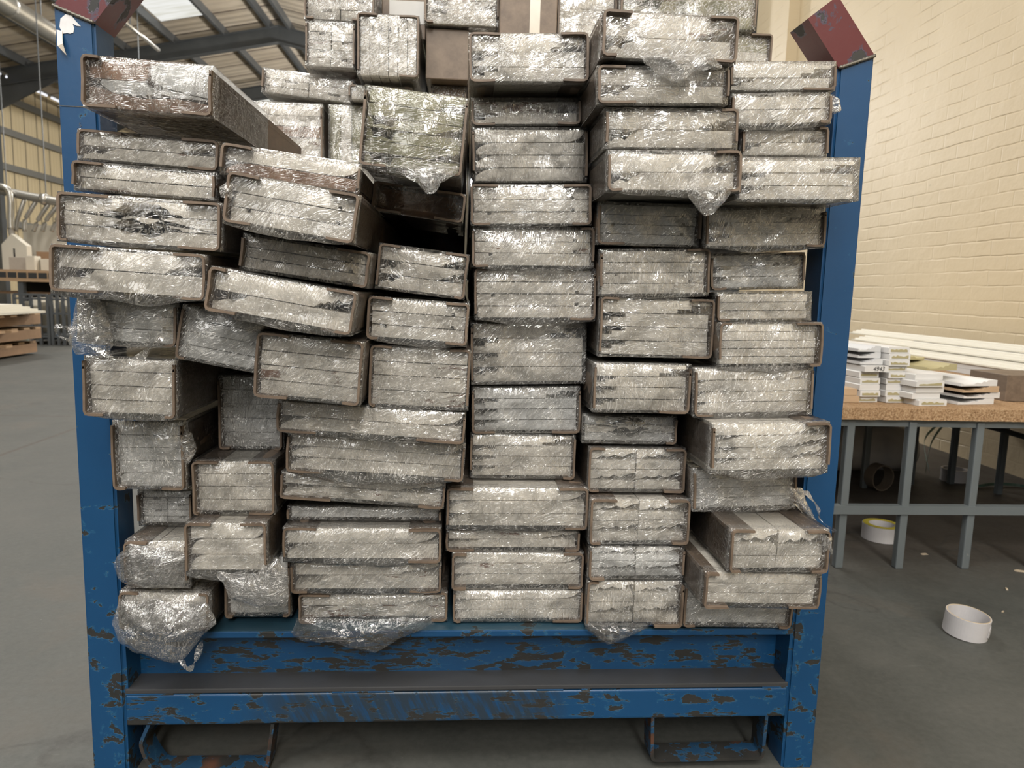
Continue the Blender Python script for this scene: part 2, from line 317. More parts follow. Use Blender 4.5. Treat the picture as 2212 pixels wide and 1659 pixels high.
def bundle(name, cx, cz, w, h, ang, y, rows, style, mats='w', film=0.6, flaps=(.22, .22, .22, .22), cols=1, L=2.15, label='', group=None,
           sag=0.0, seed=0, inset=0.004, bulge=0.005, round_b=False, card=True, cat='bundle', yaw=0.0, vert=False, polys=None):
    rng = random.Random(seed*131+5)
    root = empty(name, (cx, y, cz), (0, -R(ang), R(yaw)))
    tag(root, label, cat, group)
    t = 0.0032 if card else 0.0
    x0, x1 = -w/2 + (t*1.5 if card else .001), w/2 - (t*1.5 if card else .001)
    z0, z1 = -h/2 + t*0.9, h/2 - t*0.9
    iw, ih = x1-x0, z1-z0
    gap = 0.0007
    if polys:
        for mk, P_ in polys:
            bm = bmesh.new(); prism(bm, [(x0+iw*u, z0+ih*v) for u, v in P_], inset+rng.uniform(-.003, .002), L); link('board', bm, BM[mk], root)
    elif vert:
        pw = iw/rows
        for i in range(rows):
            bm = bmesh.new(); a = x0+pw*i+gap; b = x0+pw*(i+1)-gap
            prism(bm, [(a, z0), (b, z0), (b, z1-.004), (b-.003, z1), (a, z1)], inset+rng.uniform(-.002, .002), L)
            link('board', bm, BM[mats[i % len(mats)]], root)
    else:
        rh = ih/rows
        hts = [rh*(1+rng.uniform(-.06, .06)) for _ in range(rows)]; k = ih/sum(hts); hts = [v*k for v in hts]
        for c in range(cols):
            a = x0 + iw*c/cols + (gap if c else 0); b = x0 + iw*(c+1)/cols - (gap if c < cols-1 else 0)
            zt = z1; pw = b-a
            for j in range(rows):
                hh = hts[j]; zb = zt-hh
                if cols == 1: lower = seam(style, j, rng)[0] if j < rows-1 else []; upper = seam(style, j-1, rng)[1] if j else []
                else:
                    par = (j+c) % 2
                    lower = (WA if style == 'W' and j < rows-1 and (j % 2 == 0) else []); upper = ([(u, d*.35) for u, d in WA] if style == 'W' and j and j % 2 else [])
                    if style == 'T': lower = []; upper = [(.45, 0), (.451, .3), (.75, .3), (.751, 0)] if j and par else []
                jx = rng.uniform(-.0012, .0012)
                u0, u1 = a + max(jx, 0), b + min(jx, 0)
                P = lambda u: u0+(u1-u0)*u
                bot = [(P(0), zb+gap)] + [(P(u), zb+gap+d*hh*.92) for u, d in lower if u > 0]
                if not lower or lower[-1][0] < 1: bot.append((P(1), zb+gap))
                top = [(P(0), zt-gap - (upper[0][1]*hh*.92 if upper and upper[0][0] == 0 else 0))] + [(P(u), zt-gap-d*hh*.92) for u, d in upper if u > 0]
                if not upper or upper[-1][0] < 1: top.append((P(1), zt-gap))
                if round_b and j == rows-1:
                    r_ = min(hh*.45, .012); bt = [(P(0)+r_*(1-math.cos(q)), zt-gap-r_*(1-math.sin(q))) for q in (0, .4, .8, 1.2, 1.57)]
                    top = bt + [(P(1), zt-gap)]
                poly = bot + top[::-1]
                bm = bmesh.new(); yo = inset+rng.uniform(-.0022, .0022)
                prism(bm, poly, yo, L)
                bmesh.ops.remove_doubles(bm, verts=bm.verts, dist=1e-5)
                mk = mats[(j*cols+c) % len(mats)]
                link('board', bm, BM[mk], root)
                zt = zb
    if card:
        def sleeve(side, ft, fb, nm):
            s = -1 if side == 'L' else 1
            X = s*(w/2-t*.6); rr = .005; zt_, zb_ = h/2-t*.55, -h/2+t*.55
            pts = []
            jit = rng.uniform(-.001, .001)
            if ft: pts += [(X-s*w*ft, zt_-.0006), (X-s*w*ft*.5, zt_+jit*.4), (X-s*rr, zt_), (X-s*rr*.3, zt_-rr*.3)]
            else: pts += [(X, zt_-h*rng.uniform(.05, .2))]
            pts += [(X, zt_-rr), (X+s*jit, (zt_+zb_)/2), (X, zb_+rr)]
            if fb: pts += [(X-s*rr*.3, zb_+rr*.3), (X-s*rr, zb_), (X-s*w*fb*.5, zb_-jit*.4), (X-s*w*fb, zb_+.0006)]
            else: pts = pts[:-1] + [(X, zb_+h*rng.uniform(.05, .2))]
            bm = bmesh.new(); prism(bm, strip(pts, t), -rng.uniform(.0065, .0125), L-.02)
            link(nm, bm, M_CARD, root)
        if flaps[0] is not None: sleeve('L', flaps[0], flaps[1], 'cardboard_sleeve')
        if flaps[2] is not None: sleeve('R', flaps[2], flaps[3], 'cardboard_sleeve')
    # film: a crumpled cap over the front, folding back along the four sides
    dep = 0.26; nx = max(24, int(w/0.0030)); nz = max(14, int(h/0.0030)); ns = 9
    hw, hh_ = w/2+.0004, h/2+.0004
    us = [-1-(ns-i)/ns for i in range(ns)] + [-1+2*i/nx for i in range(nx+1)] + [1+(i+1)/ns for i in range(ns)]
    vs = [-1-(ns-i)/ns for i in range(ns)] + [-1+2*i/nz for i in range(nz+1)] + [1+(i+1)/ns for i in range(ns)]
    bm = bmesh.new(); grid = []
    off = Vector((seed*3.7, seed*1.3, seed*7.1))
    for v in vs:
        row = []
        for u in us:
            eu, ev = max(0, abs(u)-1), max(0, abs(v)-1); e = max(eu, ev)
            cu, cv = max(-1, min(1, u)), max(-1, min(1, v))
            X, Z = cu*hw, cv*hh_
            Y = -0.0035 + (e**1.4)*dep
            edge = (1-abs(cu)**6)*(1-abs(cv)**4)
            P = Vector((X, 0, Z))
            q = noise.noise(P*26+off); q2 = noise.noise(P*70+off*2); q3 = abs(noise.noise(P*34-off))
            if e == 0:
                Y -= edge*bulge*(0.8+0.9*q) + (0.0012*q2 + 0.0022*q3)*(.25+.75*edge)
                X += .0016*noise.noise(P*60+off*3)*edge; Z += .0022*noise.noise(P*60-off*3)*edge
                if sag:
                    sg = max(0, 1-abs(cu-.1*math.sin(seed))**2.2)*sag*(.75+.6*noise.noise(Vector((cu*1.7, seed, 0))))
                    if cv < -.25: f = ((-cv-.25)/.75)**2; Z -= sg*f; Y -= sg*.28*math.sin(f*math.pi*.9)+.0015*f
            else:
                wob = .0009*noise.noise(Vector((X*30, Y*30, Z*30))+off)
                if eu >= ev: X += math.copysign(abs(wob), X)*.5 - math.copysign(.0006, X)*min(1, eu*5)
                if ev >= eu: Z += math.copysign(abs(wob), Z)*.5 - math.copysign(.0006, Z)*min(1, ev*5)
                if sag and v < -1:
                    sg = max(0, 1-abs(cu-.1*math.sin(seed))**2.2)*sag*(.75+.6*noise.noise(Vector((cu*1.7, seed, 0))))
                    Z -= sg*max(0, 1-e*ns*.8); Y = Y if e*ns > 1.3 else Y-.002
            row.append(bm.verts.new((X, Y, Z)))
        grid.append(row)
    for i in range(len(vs)-1):
        for j in range(len(us)-1):
            bm.faces.new((grid[i][j], grid[i][j+1], grid[i+1][j+1], grid[i+1][j]))
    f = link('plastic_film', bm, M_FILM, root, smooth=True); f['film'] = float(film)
    return root
def film_tail(root, y, poly, name='film_tail', puff=.014, dens=.9, seed=1):
    cx = sum(p[0] for p in poly)/len(poly); cz = sum(p[1] for p in poly)/len(poly)
    # resample outline
    n = 56; pts = []; segs = []
    for i in range(len(poly)):
        a, b = Vector(poly[i]), Vector(poly[(i+1) % len(poly)]); segs.append((a, b, (b-a).length))
    T = sum(s[2] for s in segs)
    for k in range(n):
        d = T*k/n
        for a, b, l in segs:
            if d <= l: pts.append(a+(b-a)*(d/l)); break
            d -= l
    bm = bmesh.new(); off = Vector((seed*5.1, seed*2.3, 0)); c = Vector((cx, cz))
    NR = 12
    for sgn in (1, -.25):
        prev = None
        cv = bm.verts.new((cx, y-sgn*puff, cz))
        for r in range(1, NR+1):
            f = r/NR; ring = []
            for p in pts:
                q = c+(p-c)*f; P = Vector((q.x, sgn*.05, q.y))
                e = 1-f**2.4
                dy = -sgn*puff*e*(1+.6*noise.noise(P*30+off)) - sgn*.006*abs(noise.noise(P*75+off))*(.4+e)
                jx = .0045*noise.noise(P*55+off*2); jz = .0045*noise.noise(P*55-off*2)
                ring.append(bm.verts.new((q.x+jx, y+dy, q.y+jz)))
            for k in range(n):
                if prev is None: bm.faces.new((cv, ring[k], ring[(k+1) % n]))
                else: bm.faces.new((prev[k], ring[k], ring[(k+1) % n], prev[(k+1) % n]))
            prev = ring
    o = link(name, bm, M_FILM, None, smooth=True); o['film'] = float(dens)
    bpy.context.view_layer.update()
    o.parent = root; o.matrix_parent_inverse = root.matrix_world.inverted()
    return o

A_, B_, C_, D_, E_, F_, G_, H_ = ('left post column', 'narrow lower-left pile', 'leaning second pile', 'wide low pile', 'short third pile',
    'tall middle column', 'column second from right post', 'right post column')
#@@BUNDLES
BUND = {
1:((-0.4227, 1.0495, 0.1608, 0.0635, -2.1, -0.12),3,'P','bwwwbb',0.75,(0.12, 0.25, 0, 0.22),{'L': 0.52, 'polys': [('b', [(0, 0.62), (0.45, 0.62), (0.48, 0.72), (0.46, 0.985), (0, 0.985)]), ('c', [(0.5, 0.66), (0.62, 0.52), (1, 0.36), (1, 0.985), (0.5, 0.985)]), ('c', [(0.09, 0.5), (0.18, 0.34), (0.4, 0.325), (0.52, 0.36), (0.46, 0.6), (0.1, 0.6)]), ('c', [(0.54, 0.4), (0.7, 0.34), (0.96, 0.32), (0.98, 0.345), (0.6, 0.505)]), ('b', [(0, 0), (1, 0), (1, 0.22), (0.86, 0.27), (0.7, 0.3), (0.45, 0.25), (0.22, 0.31), (0.1, 0.4), (0, 0.44)])]},'tilted bundle of mixed brown and white boards, highest in the',A_),
2:((-0.443, 0.9778, 0.1844, 0.0401, -2.8, -0.077),2,'O','ws',0.55,(0.3, 0, 0.25, 0.2),{},'two-board bundle with a brown lower board, second from top of the',A_),
3:((-0.4438, 0.9358, 0.1828, 0.0376, -2.6, -0.09),2,'P','ws',0.7,(0.2, 0, 0, 0),{},'thin bundle of two brown-stained white boards, third from top of the',A_),
4:((-0.4331, 0.8786, 0.2035, 0.0614, -2.2, -0.135),3,'X','w',0.6,(0.3, 0.05, 0.22, 0.25),{'sag': 0.003},'bundle with a dark winged hollow through its centre, in the',A_),
5:((-0.4407, 0.8136, 0.1882, 0.0582, -2.5, -0.155),2,'O','w',0.65,(0.3, 0.3, 0.2, 0.2),{'sag': 0.012},'two-board bundle jutting past the post below the dark-hollowed one, in the',A_),
6:((-0.4699, 0.7482, 0.1299, 0.0604, -2.3, -0.1),3,'N','c',1.15,(None, None, 0, 0.2),{'bulge': 0.012, 'sag': 0.004},'cloudy grey film-wrapped bundle with trailing film tails, in the',A_),
7:((-0.4737, 0.6575, 0.1224, 0.0828, -1.6, -0.09),4,'P','swww',0.8,(0.0, 0.2, 0, 0.1),{'bulge': 0.008, 'sag': 0.006},'squarish bundle with a brown-streaked top board, sixth up in the',A_),
8:((-0.4842, 0.5441, 0.1036, 0.105, 0.0, -0.015),5,'P','c',0.95,(0.0, 0.15, 0.0, 0.3),{'bulge': 0.007, 'round_b': True},'tall bundle of five boards with a bulging film knot, in the',A_),
9:((-0.4903, 0.4416, 0.0846, 0.0585, 0.0, 0.05),5,'T','c',0.6,(0, 0, 0, 0),{'cols': 2, 'L': 1.0},'recessed bundle of small stepped boards, set back in the',A_),
10:((-0.4767, 0.3746, 0.0934, 0.075, 0.0, -0.02),4,'T','w',0.85,(0.35, 0, 0, 0),{'cols': 2, 'bulge': 0.01},'bulging film-swathed bundle, second from bottom of the',A_),
11:((-0.3666, 0.408, 0.1191, 0.0797, 0.0, -0.04),3,'C','w',0.55,(0.3, None, 0.3, 0.0),{'sag': 0.012},'bundle with curled dark cut-outs and exposed cardboard top, in the',B_),
12:((-0.4684, 0.3005, 0.1337, 0.0596, -1.5, -0.02),3,'P','w',1.0,(0.2, 0.1, 0.1, 0.1),{'bulge': 0.012},'bottom bundle with a big hanging film tail, in the',A_),
13:((-0.3659, 0.4905, 0.1219, 0.0851, 0.0, 0),4,'T','w',0.75,(0.3, 0.05, 0.3, 0.3),{'bulge': 0.006},'bundle of finely stepped boards with cardboard top, in the',B_),
14:((-0.3612, 0.5943, 0.1024, 0.1219, 0.0, 0.08),5,'P','c',1.15,(0.0, 0.15, 0, 0.1),{'round_b': True, 'bulge': 0.006},'tall cloudy bundle with clean rounded lowest board, in the',B_),
15:((-0.3411, 0.3172, 0.1037, 0.1013, 0.0, 0.03),3,'P','c',0.9,(0.0, 0.1, 0.0, 0.1),{'round_b': True, 'bulge': 0.006},'small cloudy bundle resting on the deck, in the',B_),
16:((-0.2455, 0.9541, 0.1791, 0.0395, -6.4, -0.12),2,'C','wb',0.5,(0.2, 0, 0.0, 0.0),{},'top bundle with an orange-brown band along its side, in the',C_),
17:((-0.2309, 0.8976, 0.1605, 0.0611, -8.3, -0.18),3,'N','w',0.75,(0.22, 0.2, 0.22, 0.2),{'sag': 0.01, 'bulge': 0.006},'bundle of three clean white boards with square notches, in the',C_),
18:((-0.2321, 0.8365, 0.1717, 0.049, -7.2, -0.1),3,'N','w',0.65,(0.0, 0.0, 0.25, 0.1),{},'bundle of faintly stained boards below the square-notched one, in the',C_),
19:((-0.2477, 0.7829, 0.1837, 0.0559, -9.0, -0.17),2,'O','w',0.5,(0.1, 0.2, 0.2, 0.2),{'sag': 0.01},'steeply sloping bundle with black jagged grooves, in the',C_),
20:((-0.3491, 0.7283, 0.1081, 0.075, -9.8, -0.1),4,'P','c',1.3,(0.0, 0.1, None, None),{'bulge': 0.007},'dull grey film-clouded bundle tucked under the sloping one, in the',C_),
21:((-0.2246, 0.691, 0.1415, 0.0879, -4.6, -0.12),4,'P','wwsw',0.7,(0.28, 0.3, 0.3, 0.15),{'bulge': 0.004},'bundle with a brown-stained third board, lowest of the',C_),
22:((-0.1489, 0.6061, 0.2742, 0.046, -3.2, -0.05),2,'C','w',0.8,(0.0, 0.2, 0.0, 0.25),{'sag': 0.006},'topmost wide bundle with streaky film, in the',D_),
23:((-0.1458, 0.5458, 0.2682, 0.0596, -3.1, -0.02),3,'C','w',0.9,(0.0, 0.2, 0.0, 0.1),{'sag': 0.016, 'bulge': 0.006},'second wide bundle from top with sagging film, in the',D_),
24:((-0.1684, 0.4883, 0.2538, 0.0418, -3.8, 0),2,'O','ws',0.7,(0.0, 0.3, 0.0, 0.15),{'bulge': 0.006},'wide bundle with brown-smeared lower board, in the',D_),
25:((-0.1708, 0.4391, 0.2468, 0.0233, 0.0, 0.035),1,'P','c',0.9,(0.0, 0.0, 0.0, 0.0),{},'thin flat single-board bundle, in the',D_),
26:((-0.1695, 0.3996, 0.2467, 0.0553, 0.0, 0),2,'C','w',0.8,(0.2, None, 0.2, 0.2),{'sag': 0.008},'wide bundle under brown cardboard flaps, third from bottom of the',D_),
27:((-0.1662, 0.3364, 0.2406, 0.0491, 0.0, 0.02),2,'O','ws',0.7,(0.0, 0.1, 0.0, 0.2),{'sag': 0.004},'wide bundle with speckled brown patches, second from bottom of the',D_),
28:((-0.1556, 0.2824, 0.241, 0.0502, 0.0, 0.03),2,'O','ws',0.75,(0.2, 0.1, 0.15, 0.1),{'bulge': 0.006},'bottom wide bundle with film tail spread over the blue beam, in the',D_),
29:((-0.0876, 1.0098, 0.1366, 0.1024, -4.9, -0.11),6,'G','g',0.55,(0.0, 0.25, 0.0, 0.2),{'sag': 0.014, 'bulge': 0.008},'olive green board bundle loosely wrapped in crumpled film, top of the',E_),
30:((-0.0877, 0.9321, 0.1392, 0.0434, -6.5, 0.01),1,'P','b',0.5,(0.3, 0.3, 0.3, 0.3),{'inset': 0.035, 'bulge': -0.02},'shadowed brown board recessed in an open cardboard wrap, in the',E_),
31:((-0.079, 0.8283, 0.132, 0.0665, -6.0, -0.03),3,'O','w',0.7,(0.22, 0.0, 0.25, 0.1),{'bulge': 0.006},'slanting bundle of three boards over a dark gap, in the',E_),
32:((-0.0823, 0.757, 0.1446, 0.0613, -3.0, -0.06),3,'N','w',0.7,(0.22, 0.1, 0.22, 0.2),{'sag': 0.008, 'bulge': 0.004},'bundle with one small round notch at right, in the',E_),
33:((-0.0797, 0.6729, 0.1464, 0.0911, -1.9, -0.05),4,'P','wsws',0.8,(0.2, 0.05, 0.2, 0.0),{'bulge': 0.004},'bundle of brown-smeared boards, lowest of the',E_),
34:((0.0699, 1.1364, 0.1717, 0.0675, 2.2, -0.024),3,'S','w',0.6,(0.25, 0.2, 0.22, 0.2),{},'top bundle with clear taut film and dark cut-outs, in the',F_),
35:((0.0722, 1.075, 0.1664, 0.0401, 2.5, 0.03),2,'S','sw',0.4,(0.0, 0.2, 0.0, 0.2),{},'shaded thin bundle just under the top one, in the',F_),
36:((0.0801, 1.0114, 0.1771, 0.0822, 2.2, 0.03),4,'C','w',0.45,(0.0, 0.0, 0.0, 0.0),{'bulge': 0.007, 'inset': 0.001},'bundle of four rounded boards in clear film, in the',F_),
37:((0.0824, 0.9343, 0.1846, 0.0608, 2.0, 0.01),3,'N','w',0.65,(0.22, 0.15, 0.22, 0.15),{'sag': 0.003},'neatly boxed bundle in a full cardboard wrap, fourth from top of the',F_),
38:((0.0885, 0.8714, 0.19, 0.0616, 1.3, 0.02),3,'N','ws',0.7,(0.0, 0.12, 0.1, 0.0),{'sag': 0.008, 'bulge': 0.006},'bundle with faint brown specks, fifth from top of the',F_),
39:((0.0948, 0.7993, 0.1917, 0.0806, 1.3, 0.03),4,'N','w',0.75,(0.1, 0.0, 0.0, 0.2),{'sag': 0.01, 'bulge': 0.006},'bundle of four thin-seamed boards with sagging film, in the',F_),
40:((0.0904, 0.7036, 0.189, 0.1016, 1.6, 0.06),4,'S','w',0.75,(0.0, 0.0, None, None),{'bulge': 0.008},'bundle of four boards with black stepped slots, seventh down the',F_),
41:((0.0896, 0.608, 0.1807, 0.0787, 1.3, 0.07),4,'S','c',0.7,(0.0, 0.2, 0.0, 0.25),{},'greyish bundle with black slots and bare bottom board, in the',F_),
42:((0.0865, 0.5284, 0.1768, 0.0757, 0.0, 0.07),4,'S','w',0.8,(0.0, 0.0, 0.0, 0.1),{'bulge': 0.008},'bundle with dark left slots just above the wide jutting bundle, in the',F_),
43:((0.0758, 0.4544, 0.2299, 0.0696, 0.0, 0.02),3,'C','w',0.65,(0.18, 0.0, 0.2, 0.15),{'bulge': 0.006, 'sag': 0.004},'wide jutting bundle with a visible brown top, in the',F_),
44:((0.0711, 0.3959, 0.2203, 0.0349, 0.0, 0.03),2,'O','sw',0.6,(0.0, 0.2, 0.0, 0.1),{},'thin bundle with rusty spots, third from bottom of the',F_),
45:((0.0799, 0.3466, 0.2174, 0.062, 0.0, 0.025),3,'C','wsw',0.6,(0.1, 0.1, 0.15, 0.1),{},'second bundle from bottom with a brown streak at right, in the',F_),
46:((0.082, 0.2855, 0.215, 0.0555, 0.0, 0.025),3,'C','w',0.8,(0.0, 0.05, 0.0, 0.22),{'bulge': 0.007},'bottom bundle on the blue deck, in the',F_),
47:((0.248, 1.1415, 0.1822, 0.0582, 0.0, -0.12),2,'O','sw',0.6,(0.2, 0.1, 0.2, 0.2),{'bulge': 0.004},'top bundle with brown patches and a film knot, in the',G_),
48:((0.245, 1.0838, 0.1789, 0.0492, 2.3, -0.11),2,'O','w',0.6,(0.2, 0.28, 0.0, 0.0),{'bulge': 0.004},'second bundle from top with jagged dark grooves, in the',G_),
49:((0.263, 1.0303, 0.1851, 0.054, 1.8, -0.1),2,'O','w',0.7,(0.0, 0.0, 0.12, 0.0),{'bulge': 0.005},'third bundle from top with milky streaked film, in the',G_),
50:((0.2662, 0.972, 0.1843, 0.0546, 1.7, -0.11),2,'O','w',0.6,(0.0, 0.1, 0.18, 0.1),{'sag': 0.009, 'bulge': 0.005},'fourth bundle from top with bunched film underneath, in the',G_),
51:((0.2635, 0.9101, 0.1596, 0.064, 0.0, 0),4,'N','c',0.75,(0.0, 0.25, 0.0, 0.0),{},'shaded bundle of four thin boards, fifth from top of the',G_),
52:((0.2758, 0.8379, 0.1714, 0.0718, 1.9, 0),4,'N','w',0.75,(0.0, 0.0, 0.2, None),{'sag': 0.004},'four-board bundle with tiny notches, sixth from top of the',G_),
53:((0.2832, 0.7526, 0.1798, 0.0924, 0.0, 0),4,'S','w',0.65,(0.15, 0.0, 0.2, 0.25),{'bulge': 0.005},'bundle with bold black stepped slots both sides, in the',G_),
54:((0.2626, 0.6584, 0.1528, 0.078, 0.0, -0.01),4,'S','w',0.75,(0.0, 0.0, 0.0, 0.3),{'bulge': 0.006},'bundle below the boldly slotted one, in the',G_),
55:((0.2594, 0.5828, 0.1564, 0.0474, 0.0, 0.04),3,'X','cs',1.0,(None, None, 0.0, 0.1),{'bulge': 0.008},'murky bundle with a dark diamond hollow, in the',G_),
56:((0.2714, 0.5173, 0.1609, 0.0743, 0.0, 0.03),4,'W','w',0.5,(0.15, 0.1, 0.2, 0.2),{'cols': 2},'bundle of paired wavy-profiled boards, fourth from bottom of the',G_),
57:((0.2725, 0.4394, 0.1627, 0.0749, 0.0, 0),4,'W','w',0.6,(0.25, 0.1, 0.2, 0.15),{'cols': 2, 'bulge': 0.006},'paired wavy-board bundle with brown flaps on top, in the',G_),
58:((0.2713, 0.37, 0.1573, 0.0552, 0.0, 0),4,'W','c',0.75,(0.0, 0.15, 0.0, 0.0),{'cols': 2, 'bulge': 0.006},'shaded paired wavy-board bundle, second from bottom of the',G_),
59:((0.2714, 0.3004, 0.1591, 0.0777, 0.0, 0),4,'W','w',0.75,(0.1, 0.0, 0.0, 0.28),{'cols': 2, 'bulge': 0.008},'bottom paired wavy-board bundle with film tail, in the',G_),
60:((0.4269, 1.1149, 0.153, 0.0398, 2.8, -0.07),2,'S','w',0.75,(0.0, 0.0, 0.0, 0.3),{'bulge': 0.005},'top bundle with a stepped slot at right, in the',H_),
61:((0.4272, 1.071, 0.145, 0.0434, 3.3, -0.07),2,'P','w',1.1,(0.0, 0.0, 0.0, 0.1),{'sag': 0.012, 'bulge': 0.009},'cloudy second bundle from top with rounded film, in the',H_),
62:((0.4402, 1.0277, 0.1275, 0.0408, 2.3, -0.06),2,'S','w',0.7,(0.0, 0.0, 0.1, 0.0),{},'narrower third bundle from top, in the',H_),
63:((0.4473, 0.9697, 0.1747, 0.0588, 1.9, -0.1),3,'S','w',0.7,(0.0, 0.0, None, 0.1),{'bulge': 0.006, 'sag': 0.005},'wide bundle overlapping the blue post, in the',H_),
64:((0.4377, 0.9096, 0.186, 0.0593, 2.2, -0.02),3,'S','w',0.8,(0.0, 0.0, 0.0, 0.15),{'sag': 0.008, 'bulge': 0.007},'bundle with dark slots just under the one overlapping the post, in the',H_),
65:((0.4462, 0.8451, 0.153, 0.0568, 2.7, 0.02),3,'S','c',0.95,(0.0, 0.15, 0.2, 0.0),{'bulge': 0.006},'dim bundle with short slot at top right, sixth down the',H_),
66:((0.4528, 0.7904, 0.1543, 0.0459, 1.9, 0),3,'P','sww',0.7,(0.0, 0.12, None, None),{'sag': 0.004},'bundle with a reddish-brown scuffed top board, in the',H_),
67:((0.4546, 0.7326, 0.161, 0.0678, 1.5, -0.03),5,'P','w',0.75,(0.1, 0.0, 0.25, 0.1),{'sag': 0.012, 'bulge': 0.006},'bundle of many thin plain boards, eighth down the',H_),
68:((0.4353, 0.6589, 0.1892, 0.0761, 1.9, -0.025),4,'C','w',0.95,(0.0, 0.15, 0.0, 0.0),{'sag': 0.008, 'bulge': 0.01},'bulging bundle in billowing film, ninth down the',H_),
69:((0.4437, 0.5813, 0.181, 0.0771, 1.4, -0.08),4,'O','w',0.85,(0.0, 0.0, 0.2, 0.0),{'sag': 0.014, 'bulge': 0.009},'large jutting bundle with its shaded left side showing, in the',H_),
70:((0.4381, 0.4987, 0.1689, 0.0694, 2.5, -0.01),4,'P','c',1.2,(0.0, 0.0, 0.0, 0.0),{'bulge': 0.009, 'sag': 0.006},'set-back cloudy bundle with a hanging film strand, in the',H_),
71:((0.4605, 0.4284, 0.1511, 0.0664, 0.0, -0.1),3,'W','w',0.65,(0.22, 0.1, 0.22, 0.15),{'cols': 2, 'bulge': 0.007},'jutting paired wavy-board bundle with brown top flaps, in the',H_),
72:((0.4436, 0.3623, 0.1832, 0.0563, -1.2, -0.09),3,'P','w',0.5,(0.1, 0.2, 0.0, 0.25),{'bulge': 0.004, 'round_b': True},'bundle of three rounded boards, second from bottom of the',H_),
73:((0.4437, 0.2977, 0.1831, 0.0726, -1.2, -0.005),3,'P','c',0.8,(0.0, 0.1, 0.0, 0.1),{},'bottom bundle lying on the deck, in the',H_),
}
#@@END
ROOT = {}
for k, v in BUND.items():
    (cx, cz, w, h, ang, y), rows, style, mats, film, fl, ex, look, where = v
    ROOT[k] = bundle('board_bundle', cx, cz, w, h, ang, y, rows, style, mats, film, fl, seed=k, label=look+' '+where, group='wrapped board bundles in the front stack', **ex)
bpy.context.view_layer.update()
TAILS = {
12: (-.035, [(-0.529,0.325),(-0.543,0.284),(-0.532,0.254),(-0.507,0.239),(-0.466,0.224),(-0.441,0.223),(-0.416,0.257),(-0.387,0.287),(-0.397,0.317)], .02, .5),
28: (-.012, [(-0.272,0.282),(-0.283,0.255),(-0.258,0.243),(-0.229,0.247),(-0.186,0.231),(-0.149,0.224),(-0.112,0.246),(-0.054,0.273),(-0.061,0.281)], .010, .14),
59: (-.014, [(0.192,0.272),(0.188,0.264),(0.206,0.252),(0.228,0.234),(0.256,0.245),(0.290,0.263),(0.293,0.271)], .010, .16),
29: (-.128, [(-0.110,0.962),(-0.101,0.950),(-0.079,0.941),(-0.071,0.931),(-0.061,0.931),(-0.052,0.943),(-0.031,0.956),(-0.028,0.965)], .010, .9),
6: (-.112, [(-0.532,0.775),(-0.536,0.750),(-0.545,0.719),(-0.535,0.704),(-0.514,0.706),(-0.496,0.701),(-0.484,0.717),(-0.488,0.745),(-0.499,0.776)], .012, .5),
11: (-.050, [(-0.380,0.372),(-0.367,0.350),(-0.361,0.331),(-0.320,0.317),(-0.278,0.324),(-0.272,0.361),(-0.291,0.397),(-0.319,0.372)], .012, .9),
17: (-.185, [(-0.305,0.930),(-0.320,0.917),(-0.316,0.906),(-0.304,0.905),(-0.296,0.923)], .008, .9),
47: (-.128, [(0.206,1.116),(0.219,1.104),(0.239,1.090),(0.264,1.084),(0.282,1.099),(0.319,1.106),(0.309,1.122)], .014, .8),
50: (-.120, [(0.281,0.950),(0.292,0.929),(0.309,0.914),(0.325,0.918),(0.340,0.937),(0.352,0.953)], .012, .6),
61: (-.064, [(0.498,1.096),(0.509,1.097),(0.518,1.088),(0.522,1.075),(0.508,1.070),(0.500,1.077)], .006, .5),
70: (-.018, [(0.512,0.504),(0.531,0.500),(0.545,0.473),(0.559,0.446),(0.543,0.450),(0.527,0.473),(0.510,0.481)], .006, .6),
71: (-.105, [(0.525,0.460),(0.536,0.452),(0.543,0.434),(0.542,0.424),(0.527,0.427)], .008, .6),
8: (-.018, [(-0.438,0.590),(-0.419,0.576),(-0.416,0.555),(-0.427,0.533),(-0.438,0.526)], .008, .7),
10: (-.030, [(-0.517,0.410),(-0.538,0.380),(-0.534,0.358),(-0.520,0.345),(-0.482,0.340),(-0.435,0.342),(-0.430,0.395)], .016, .45),
}
for k, (y, poly, puff, dens) in TAILS.items():
    film_tail(ROOT[k], y, poly, puff=puff, dens=dens, seed=k)
def wisp(root, pts, wd=.004, dens=.8):                       # a loose twisted strand of film
    bm = bmesh.new(); prev = None
    for i, p in enumerate(pts):
        t_ = i*0.3; d = Vector((math.cos(t_)*wd, math.sin(t_)*wd*.6, math.sin(t_*.7)*wd))
        a, b = bm.verts.new(Vector(p)-d), bm.verts.new(Vector(p)+d)
        if prev: bm.faces.new((prev[0], prev[1], b, a))
        prev = (a, b)
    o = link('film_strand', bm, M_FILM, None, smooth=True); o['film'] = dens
    o.parent = root; o.matrix_parent_inverse = root.matrix_world.inverted(); return o
def curve_pts(P, n=9):
    out = []
    for i in range(len(P)-1):
        p0, p1, p2, p3 = [Vector(P[max(0, min(len(P)-1, i+d))]) for d in (-1, 0, 1, 2)]
        for k in range(n):
            t = k/n; out.append(.5*((2*p1)+(p2-p0)*t+(2*p0-5*p1+4*p2-p3)*t*t+(3*p1-p0-3*p2+p3)*t**3))
    return out+[Vector(P[-1])]
wisp(ROOT[6], curve_pts([(-.505, -.125, .715), (-.47, -.14, .700), (-.455, -.135, .695), (-.43, -.13, .715), (-.415, -.12, .735)]))
wisp(ROOT[6], curve_pts([(-.53, -.12, .735), (-.545, -.13, .742), (-.548, -.13, .730), (-.535, -.12, .722)]), .003)
wisp(ROOT[70], curve_pts([(.535, -.02, .498), (.552, -.03, .478), (.556, -.04, .455), (.575, -.05, .440)]), .005)
